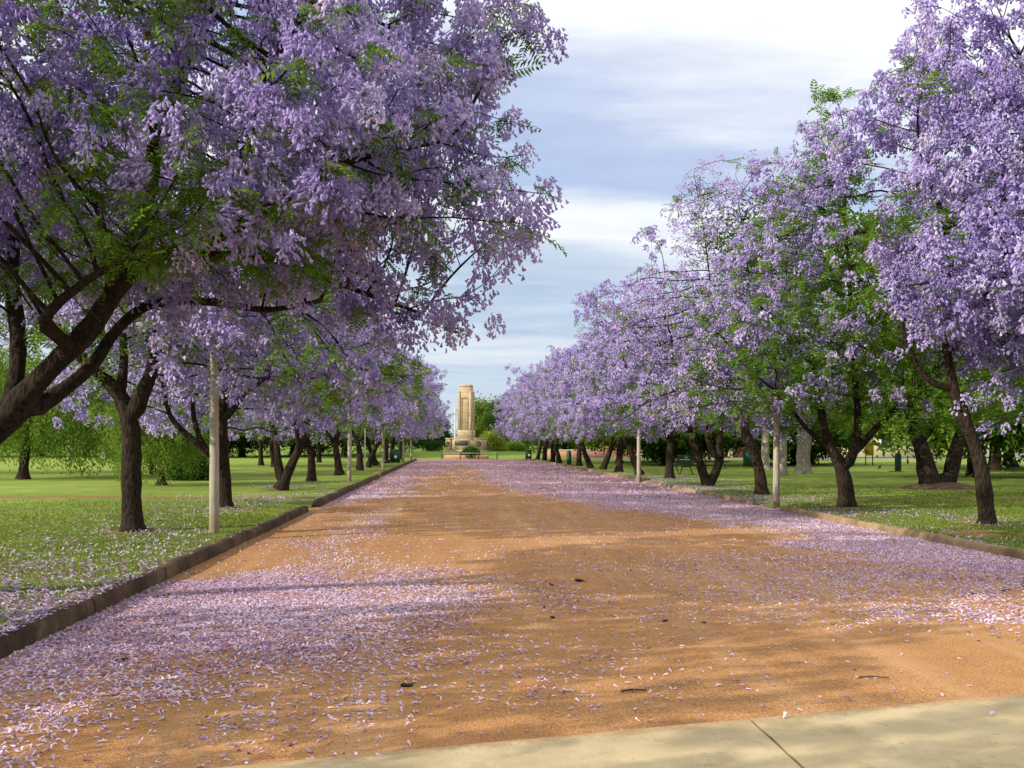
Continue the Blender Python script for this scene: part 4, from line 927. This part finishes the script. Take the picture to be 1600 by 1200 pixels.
for i, X in enumerate(np.linspace(-96, -10, 17)):
    shade(('dense', 'broad', 'dense', 'dense', 'light')[i % 5], X + g.normal(0, 1.2), 128 + g.normal(0, 5), g.uniform(0, 6), g.uniform(1.0, 1.35), lab, LG)
RG = 'dark trees of the park edge beyond the street'; lab = 'dark green tree in the unbroken tree line beyond the grey street'
for i, X in enumerate(np.linspace(14, 118, 15)):
    shade(('dense', 'dense', 'broad', 'dense', 'light')[i % 5], X + g.normal(0, 1.2), 136 + g.normal(0, 5), g.uniform(0, 6), g.uniform(1.0, 1.35), lab, RG)
for a_ in [('light', 5.8, 168, 1, .95, 'rounded mid green tree behind the monument, next to the yellow-green bush'), ('dense', 9.8, 160, 2, .98, 'darker green tree rising behind the jacarandas past the monument'), ('dense', -3.2, 165, 3, .72, 'dark green tree just behind the white flagpole'), ('broad', -9, 158, 4, .95, 'dark tree behind the long clipped hedge')]:
    shade(*a_, 'trees behind the monument')
def hedge(x0, x1, y0, h, d, seed, label):
    g = np.random.default_rng(seed); n = int((x1 - x0) * 26); root = empty('hedge', ((x0 + x1) / 2, y0, 0)); w = (x1 - x0) / 2
    p = np.stack([g.uniform(-w, w, n), g.uniform(-d / 2, d / 2, n), g.uniform(.05, h, n)], 1); f = g.integers(0, 3, n)
    p[f == 0, 1] = -d / 2; p[f == 1, 2] = h
    mats = rotz(g.uniform(0, 6.28, n)) @ rotx(g.uniform(0, 3, n)) * .62
    pr, ts = scatter(CL, mats, p, g, np.clip(.1 + .6 * vn(p, 1.0), 0, 1)); np_mesh('foliage', pr, M['dleaf'], root, tint=ts); tag(root, label, 'hedge')
hedge(-13.5, -.9, 127, 1.75, 1.6, 31, 'long clipped dark hedge between the dark-kerb jacarandas and the monument')
hedge(8.0, 15.5, 139, 1.5, 1.6, 32, 'low clipped dark hedge behind the jacarandas past the yellow-green bush')
hedge(-75, -12, 119, 2.6, 1.6, 33, 'long dark hedge along the far edge of the lawn beneath the tree line')

# ------------------------------------------------------------------ monument and its surroundings
mon = empty('monument', (1.9, 130, .45), R(-16)); tag(mon, 'tall tan sandstone memorial tower on a broad stepped base at the end of the road', 'monument')
MB().box((0, 0, .14), (4.7, 3.1, .38), bev=.03).build('plinth', M['stone'], mon)
b = MB().box((0, 0, 1.03), (3.5, 2.1, 1.44), bev=.03).box((0, 0, 1.80), (3.62, 2.2, .12), bev=.02); b.box((-.35, -1.12, 1.0), (2.0, .18, 1.36), bev=.02); b.build('base', M['stone'], mon)
for sx in (-1, 1):
    q = MB().box((sx * 2.06, 0, 1.01), (.62, 2.5, 1.42), bev=.03).box((sx * 2.06, 0, 1.78), (.72, 2.62, .12), bev=.02).build('buttress', M['stone'], mon)
    w = MB(); ring = [(-.0, 0)]
    for k in range(14):
        a0, a1 = 6.283 * k / 14, 6.283 * (k + 1) / 14
        w.bar((sx * 2.06 + .17 * math.cos(a0), -1.29, 1.1 + .27 * math.sin(a0)), (sx * 2.06 + .17 * math.cos(a1), -1.29, 1.1 + .27 * math.sin(a1)), .06, 6)
    w.build('wreath', M['bronze'], q)
MB().box((-.30, -1.225, 1.22), (1.75, .05, .66), bev=.01).build('plaque', M['plaque'], mon)
b = MB().box((0, 0, 2.35), (1.95, 1.95, 1.0), taper=.97, bev=.03)
b.box((0, 0, 5.55), (1.62, 1.62, 5.4), taper=.93, bev=.03).box((0, 0, 8.42), (1.44, 1.44, .36), bev=.04)
for sx, sy in ((-1, -1), (1, -1), (1, 1), (-1, 1)): b.box((sx * .72, sy * .72, 5.1), (.34, .34, 5.3), taper=.9, bev=.02)
b.box((0, -.83, 6.95), (.86, .10, .10), bev=.01)
for sx in (-1, 1): b.box((sx * .40, -.845, 4.9), (.09, .08, 4.1), bev=.01)
b.box((.93, -.5, 2.9), (.16, .34, 2.0), bev=.02).box((.75, -.86, 3.6), (.22, .24, 1.7), bev=.02)
b.build('tower', M['stone'], mon)
fp = empty('flagpole', (.5, 133, .4)); MB().lathe([(.09, 0), (.07, 2), (.05, 6.2)]).build('pole', M['white_paint'], fp); MB().lathe([(.01, -.1), (.09, -.04), (.1, .03), (.01, .1)], (0, 0, 6.26)).build('finial', M['white_paint'], fp); tag(fp, 'slender white flagpole beside the stone tower', 'flagpole')
pw = empty('planter', (1.6, 107.3, 0)); b = MB()
b.box((0, -.7, .17), (4.6, .24, .44)).box((0, .7, .17), (4.6, .24, .44)).box((-2.18, 0, .168), (.24, 1.16, .44)).box((2.18, 0, .168), (.24, 1.16, .44)); b.build('brick_wall', M['pink_brick'], pw); MB().box((0, 0, .1), (4.1, 1.1, .3)).build('soil', M['soil'], pw)
tag(pw, 'low pinkish brick planter at the foot of the monument mound', 'planter')
rl = empty('rail_fence', (1.85, 103.8, 0)); tag(rl, 'low brown post and rail barrier across the end of the road', 'rail fence')
for x in np.linspace(-2.8, 2.8, 4): MB().box((x, 0, .33), (.11, .11, .72), bev=.015).build('post', M['dark_wood'], rl)
MB().bar((-2.8, 0, .62), (2.8, 0, .62), .035).build('rail', M['grey_metal'], rl)

# ------------------------------------------------------------------ lamp posts, posts, bins, benches
lamp0 = None
def lamp(X, Y_, z, label, h=3.55, rz=0.0, lean=0.0):
    global lamp0
    if lamp0 is None:
        o = empty('lamp_post', (0, 0, 0))
        MB().lathe([(.088, -.12), (.088, .02), (.084, .5), (.075, 2), (.064, 3.5), (.05, 3.53)], n=14).build('pole', M['pole'], o, True)
        q_ = MB().lathe([(.079, 1.80), (.083, 1.805), (.083, 1.845), (.079, 1.85)], n=14).build('strap', M['grey_metal'], o); MB().lathe([(.070, 2.9), (.074, 2.905), (.074, 2.935), (.069, 2.94)], n=14).build('strap', M['grey_metal'], o); MB().box((.0, -.083, 1.55), (.07, .012, .10), bev=.004).build('name_plate', M['grey_metal'], o)
        MB().bar((0, 0, 3.36), (.16, -.05, 3.60), .018).bar((.16, -.05, 3.60), (.30, -.08, 3.63), .018).build('bracket', M['grey_metal'], o)
        h_ = MB().box((.12, -.05, 3.645), (.42, .2, .07), rz=-.25, bev=.03).build('lamp_head', M['grey_metal'], o)
        MB().box((.12, -.05, 3.595), (.30, .14, .03), rz=-.25, bev=.012).build('lens', M['white_paint'], h_)
        lamp0 = o
    else: o = copy_thing(lamp0, (0, 0, 0))
    o.location = (X, Y_, z); o.rotation_euler = (lean, lean * .6, rz); tag(o, label, 'lamp post', 'weathered timber lamp posts along the road'); return o
lamp(-3.98, 17.2, LZ, 'tallest-looking weathered lamp post behind the dark kerb, in front of two jacaranda trunks', rz=.1)
lamp(-4.08, 41, LZ, 'second lamp post along the tall dark kerb, in the lawn past the cross track', rz=.4, lean=.01)
lamp(-4.05, 61, LZ, 'third lamp post along the tall dark kerb, before the green cabinet', rz=2)
lamp(-3.85, 82, LZ, 'fourth lamp post along the tall dark kerb, just past the green cabinet', rz=1)
lamp(-3.8, 97, LZ, 'last small lamp post by the hedge at the end of the tall dark kerb', rz=3)
lamp(8.22, 25.9, .0, 'pale lamp post in the break of the low kerb before the S-shaped jacaranda', rz=3.0, lean=-.008)
lamp(7.86, 42.9, .0, 'pale lamp post beside the drain inlet of the low kerb', rz=2.6)
po = empty('timber_pole', (-25.7, 69, LZ)); MB().lathe([(.16, -.1), (.15, 1), (.115, 4.3), (.07, 4.4)], n=12).build('pole', M['pole'], po, True); MB().box((0, -.14, 3.9), (.22, .05, .3)).build('name_plate', M['grey_metal'], po); tag(po, 'pale timber pole alone on the lit lawn between the pepper trees', 'pole')
sp = empty('marker_post', (-34.0, 100, .1)); MB().box((0, 0, .6), (.34, .3, 1.4), taper=.9, bev=.03).build('post', M['white_paint'], sp); tag(sp, 'short stout white post at the far side of the lawn under the weeping pepper tree', 'post')
sp = empty('sign_post', (-4.75, 56.5, LZ)); MB().lathe([(.03, 0), (.03, 2.6)], n=8).build('pole', M['white_paint'], sp); MB().box((0, -.04, 2.45), (.34, .02, .26)).build('sign_plate', M['white_paint'], sp); tag(sp, 'thin white sign post between the second and third lamp posts along the dark kerb', 'sign post')
def cabinet(X, Y_, w, h, label, kind='cabinet'):
    o = empty('rubbish_bin' if kind == 'bin' else 'green_cabinet', (X, Y_, LZ))
    MB().box((0, 0, h / 2), (w, w * .85, h - .06), bev=.03).build('body', M['green_paint'], o)
    MB().box((0, 0, h), (w + .06, w * .85 + .06, .07), bev=.025).build('lid', M['green_paint'], o)
    bd = MB().lathe([(.115, 0), (.115, .02), (.10, .03)], n=20); q = bd.build('white_badge', M['white_paint'], o); q.location = (.03, -w * .425 - .002, h * .46); q.rotation_euler = (R(90), 0, 0)
    for sx in (-1, 1): MB().box((sx * w * .36, 0, .0), (.08, w * .7, .12)).build('foot', M['dark_wood'], o)
    tag(o, label, 'bin' if kind == 'bin' else 'cabinet'); return o
cabinet(-4.35, 79.8, .72, 1.0, 'boxy green cabinet with a round white badge among the dark-kerb jacaranda trunks')
cabinet(7.35, 97.5, .56, .82, 'dark green rubbish bin with a white badge at the end of the low kerb', 'bin')
def post_bin(X, Y_, z, label, h=.92):
    o = empty('post_bin', (X, Y_, z)); MB().box((0, 0, .02), (.72, .72, .10), bev=.02).build('concrete_pad', M['kerb_pale'], o)
    MB().lathe([(.15, .06), (.165, .12), (.165, h - .05), (.15, h)], n=18).build('drum', M['green_paint'], o, True)
    MB().lathe([(.05, h), (.17, h + .01), (.15, h + .07), (.04, h + .1)], n=18).build('lid', M['green_paint'], o, True); MB().lathe([(.02, h + .1), (.02, h + .55)], n=8).build('pole', M['green_paint'], o)
    tag(o, label, 'bin', 'green drum bins on concrete pads')
post_bin(8.28, 72, RZ, 'green drum bin on a concrete pad beside the low kerb')
post_bin(24.0, 55, RZ, 'green drum bin on a concrete pad far out on the lawn, beyond the three-limbed jacaranda')
o = empty('rubbish_bin', (19.2, 66, RZ)); MB().box((0, 0, .55), (.6, .6, .95), taper=1.12, bev=.05).build('body', M['green_paint'], o); MB().box((0, .02, 1.06), (.72, .74, .09), rx=.08, bev=.03).build('lid', M['green_paint'], o)
for sx in (-1, 1):
    q = MB().lathe([(.09, -.03), (.09, .03)], n=14).build('wheel', M['dark_wood'], o); q.rotation_euler = (0, R(90), 0); q.location = (sx * .28, .28, .09)
tag(o, 'green wheelie bin behind the S-shaped jacaranda trunk', 'bin')
bn = empty('park_bench', (11.25, 50.5, RZ), R(-72)); s_ = MB()
for k in range(4): s_.box((0, -.2 + k * .125, .45), (1.6, .1, .035))
s_.build('seat', M['green_paint'], bn); s_ = MB()
for k in range(4): s_.box((0, .30 + k * .03, .56 + k * .12), (1.6, .03, .09))
s_.build('backrest', M['green_paint'], bn)
for sx in (-.65, .65):
    f_ = MB().bar((sx, -.22, .43), (sx, -.34, .0), .028).bar((sx, .2, .43), (sx, .36, 0), .028).bar((sx, -.24, .42), (sx, .26, .42), .028).bar((sx, .24, .42), (sx, .42, .98), .028).build('leg_frame', M['dark_wood'], bn)
tag(bn, 'dark green slatted park bench on the lawn beside an upright jacaranda', 'bench')
def picnic(X, Y_, rz, label):
    o = empty('picnic_table', (X, Y_, RZ), rz); t_ = MB()
    for k in range(5): t_.box((0, -.32 + .16 * k, .74), (1.8, .14, .04))
    t_.build('table_top', M['dark_wood'], o)
    for s in (-1, 1): MB().box((0, s * .78, .45), (1.8, .28, .04)).build('bench', M['dark_wood'], o)
    for sx in (-.65, .65): MB().bar((sx, -.25, .72), (sx, -.62, 0), .03).bar((sx, .25, .72), (sx, .62, 0), .03).bar((sx, -.8, .41), (sx, .8, .41), .03).build('leg_frame', M['dark_wood'], o)
    tag(o, label, 'picnic table', 'picnic tables on the lawn')
picnic(16.1, 63.5, .3, 'dark picnic table seen through the V-stemmed jacaranda'); picnic(24.6, 80, .1, 'dark picnic table behind the S-shaped jacaranda trunk, near the pale gums')
ys = empty('sign_board', (29.0, 71, RZ)); MB().box((0, 0, 1.18), (.58, .06, .95), bev=.02).build('board', M['yellow_paint'], ys)
for sx in (-.24, .24): MB().box((sx, .05, .55), (.06, .06, 1.2)).build('post', M['dark_wood'], ys)
tag(ys, 'bright yellow board on short posts beyond the three-limbed jacaranda', 'sign')

# far street and buildings
grid(np.linspace(13, 140, 20), np.linspace(103, 112, 4), lambda x, y: np.full_like(x, .05), 'street', M['bitumen'])
def building(X, Y_, w, d, h, wall, label, pillars=0, rz=0.0):
    o = empty('building', (X, Y_, 0), rz); w_ = MB().box((0, 0, h / 2), (w, d, h), bev=.02).build('wall', M[wall], o)
    rv = np.array([(-w / 2 - .6, -d / 2 - .7, h), (w / 2 + .6, -d / 2 - .7, h), (w / 2 + .6, d / 2 + .7, h), (-w / 2 - .6, d / 2 + .7, h), (-w / 2 + 1.5, 0, h + 1.8), (w / 2 - 1.5, 0, h + 1.8)])
    np_mesh('roof', [(rv, np.array([(0, 1, 5, 4), (2, 3, 4, 5), (3, 2, 1, 0)])), (rv, np.array([(1, 2, 5), (3, 0, 4)]))], M['roof_tile'], o)
    n = max(2, int(w / 4))
    for k in range(n):
        x = -w / 2 + w * (k + .5) / n
        f_ = MB().box((x, -d / 2 - .02, h * .5), (1.5, .08, 1.4)).build('window', M['white_paint'], o); MB().box((x, -d / 2 - .065, h * .5), (1.3, .03, 1.2)).build('pane', M['glass_dark'], f_)
    for k in range(pillars):
        x = -w / 2 + w * (k + .5) / pillars; MB().box((x, -d / 2 - 1.6, h / 2 - .1), (.45, .45, h - .2)).build('pillar', M['cream_wall'], o)
    if pillars: MB().box((0, -d / 2 - 1.0, h + .02), (w + .4, 2.2, .16)).build('verandah_roof', M['roof_tile'], o)
    tag(o, label, 'building'); return o
building(28, 122, 20, 8, 3.2, 'brick', 'low brick building with cream verandah pillars beyond the street', 8)
building(51, 124, 12, 8, 3.4, 'cream_wall', 'cream house across the street, behind the yellow board')
building(72, 122, 16, 8, 3.2, 'grey_wall', 'grey walled building across the street at the edge of the lawn')
lw = empty('garden_wall', (13.5, 112, 0)); MB().box((0, 0, .42), (7, .3, .84), bev=.03).build('wall', M['pink_brick'], lw); MB().box((0, 0, .88), (7.1, .4, .1), bev=.02).build('coping', M['cream_wall'], lw); tag(lw, 'low pink garden wall with pale coping behind the green post bin', 'garden wall')

# ------------------------------------------------------------------ small things lying on the road
def pod_on_ground(X, Y_, s, rz, label, long=False):
    g = np.random.default_rng(int(X * 100 + Y_ * 10) % 9999)
    b = MB()
    for k in range(3): b.lathe([(.004, -.02), (.03, -.012), (.036, .0), (.03, .012), (.004, .02)], (g.normal(0, .035), g.normal(0, .02), .012 + k * .006), 9)
    b.bar((-.06, 0, .012), (.09, .02, .03), .005, 5)
    o = b.build('fallen_pod', M['debris'], None); o.location = (X, Y_, road_z(np.array([X]), np.array([Y_]))[0]); o.rotation_euler = (0, 0, rz); o.scale = (s * .6, s * .45, s * .5)
    tag(o, label, 'seed pod', 'dark seed pods lying on the road'); return o
for (px, py, s, lab) in [(910, 910, 1.7, 'largest dark clump of pods in the bare middle of the road'), (638, 1072, 1.2, 'dark pod at the edge of the pale blossom carpet, toward the footpath'), (1042, 972, .9, 'small dark pod past the bare middle of the road, paired with another'), (1100, 975, .8, 'tiny dark pod close to a slightly larger one on the shaded gravel'),
                         (1575, 922, 1.0, 'dark pod on the blossom by the low pale kerb'), (1522, 928, .9, 'dark pod on the blossom near the low pale kerb beside another pod'), (860, 915, .9, 'flat dark pod in the road just beside the largest clump'), (864, 967, .9, 'dark pod at the far tip of the pale blossom carpet'), (190, 1029, 1.1, 'dark pod lying on the dense blossom near the dark kerb'), (985, 893, .8, 'small dark pod beyond the largest clump')]:
    Yg = 2560 / (py - 693); pod_on_ground((px - 705) * Yg / 1600, Yg, s, px * .7, lab)
def stick(px, py, ln, rz, mat, label):
    Yg = 2560 / (py - 693); X = (px - 705) * Yg / 1600; b = MB(); b.bar((-ln / 2, 0, .008), (0, .012, .012), .006, 6).bar((0, .012, .012), (ln / 2, -.01, .01), .005, 6)
    o = b.build('fallen_twig', M[mat]); o.location = (X, Yg, road_z(np.array([X]), np.array([Yg]))[0] + .003); o.rotation_euler = (0, 0, rz); tag(o, label, 'twig', 'twigs lying on the road')
stick(1555, 897, .26, .05, 'pale_stick', 'pale straw-coloured twig on the blossom near the low pale kerb'); stick(990, 1083, .17, .2, 'debris', 'short brown twig on the sunlit gravel before the footpath'); stick(1365, 1062, .2, -.1, 'rust', 'reddish twig on the sunlit gravel near the footpath joint')
Yg = 2560 / (842 - 693); o = MB().box((0, 0, .02), (.12, .07, .03), rz=.3, bev=.012).box((.07, .02, .018), (.08, .05, .03), rz=-.5, bev=.01).build('litter', M['pale_stick']); o.location = ((1390 - 705) * Yg / 1600, Yg, -.01); tag(o, 'scrap of pale crumpled litter on the blossom by the low pale kerb', 'litter')
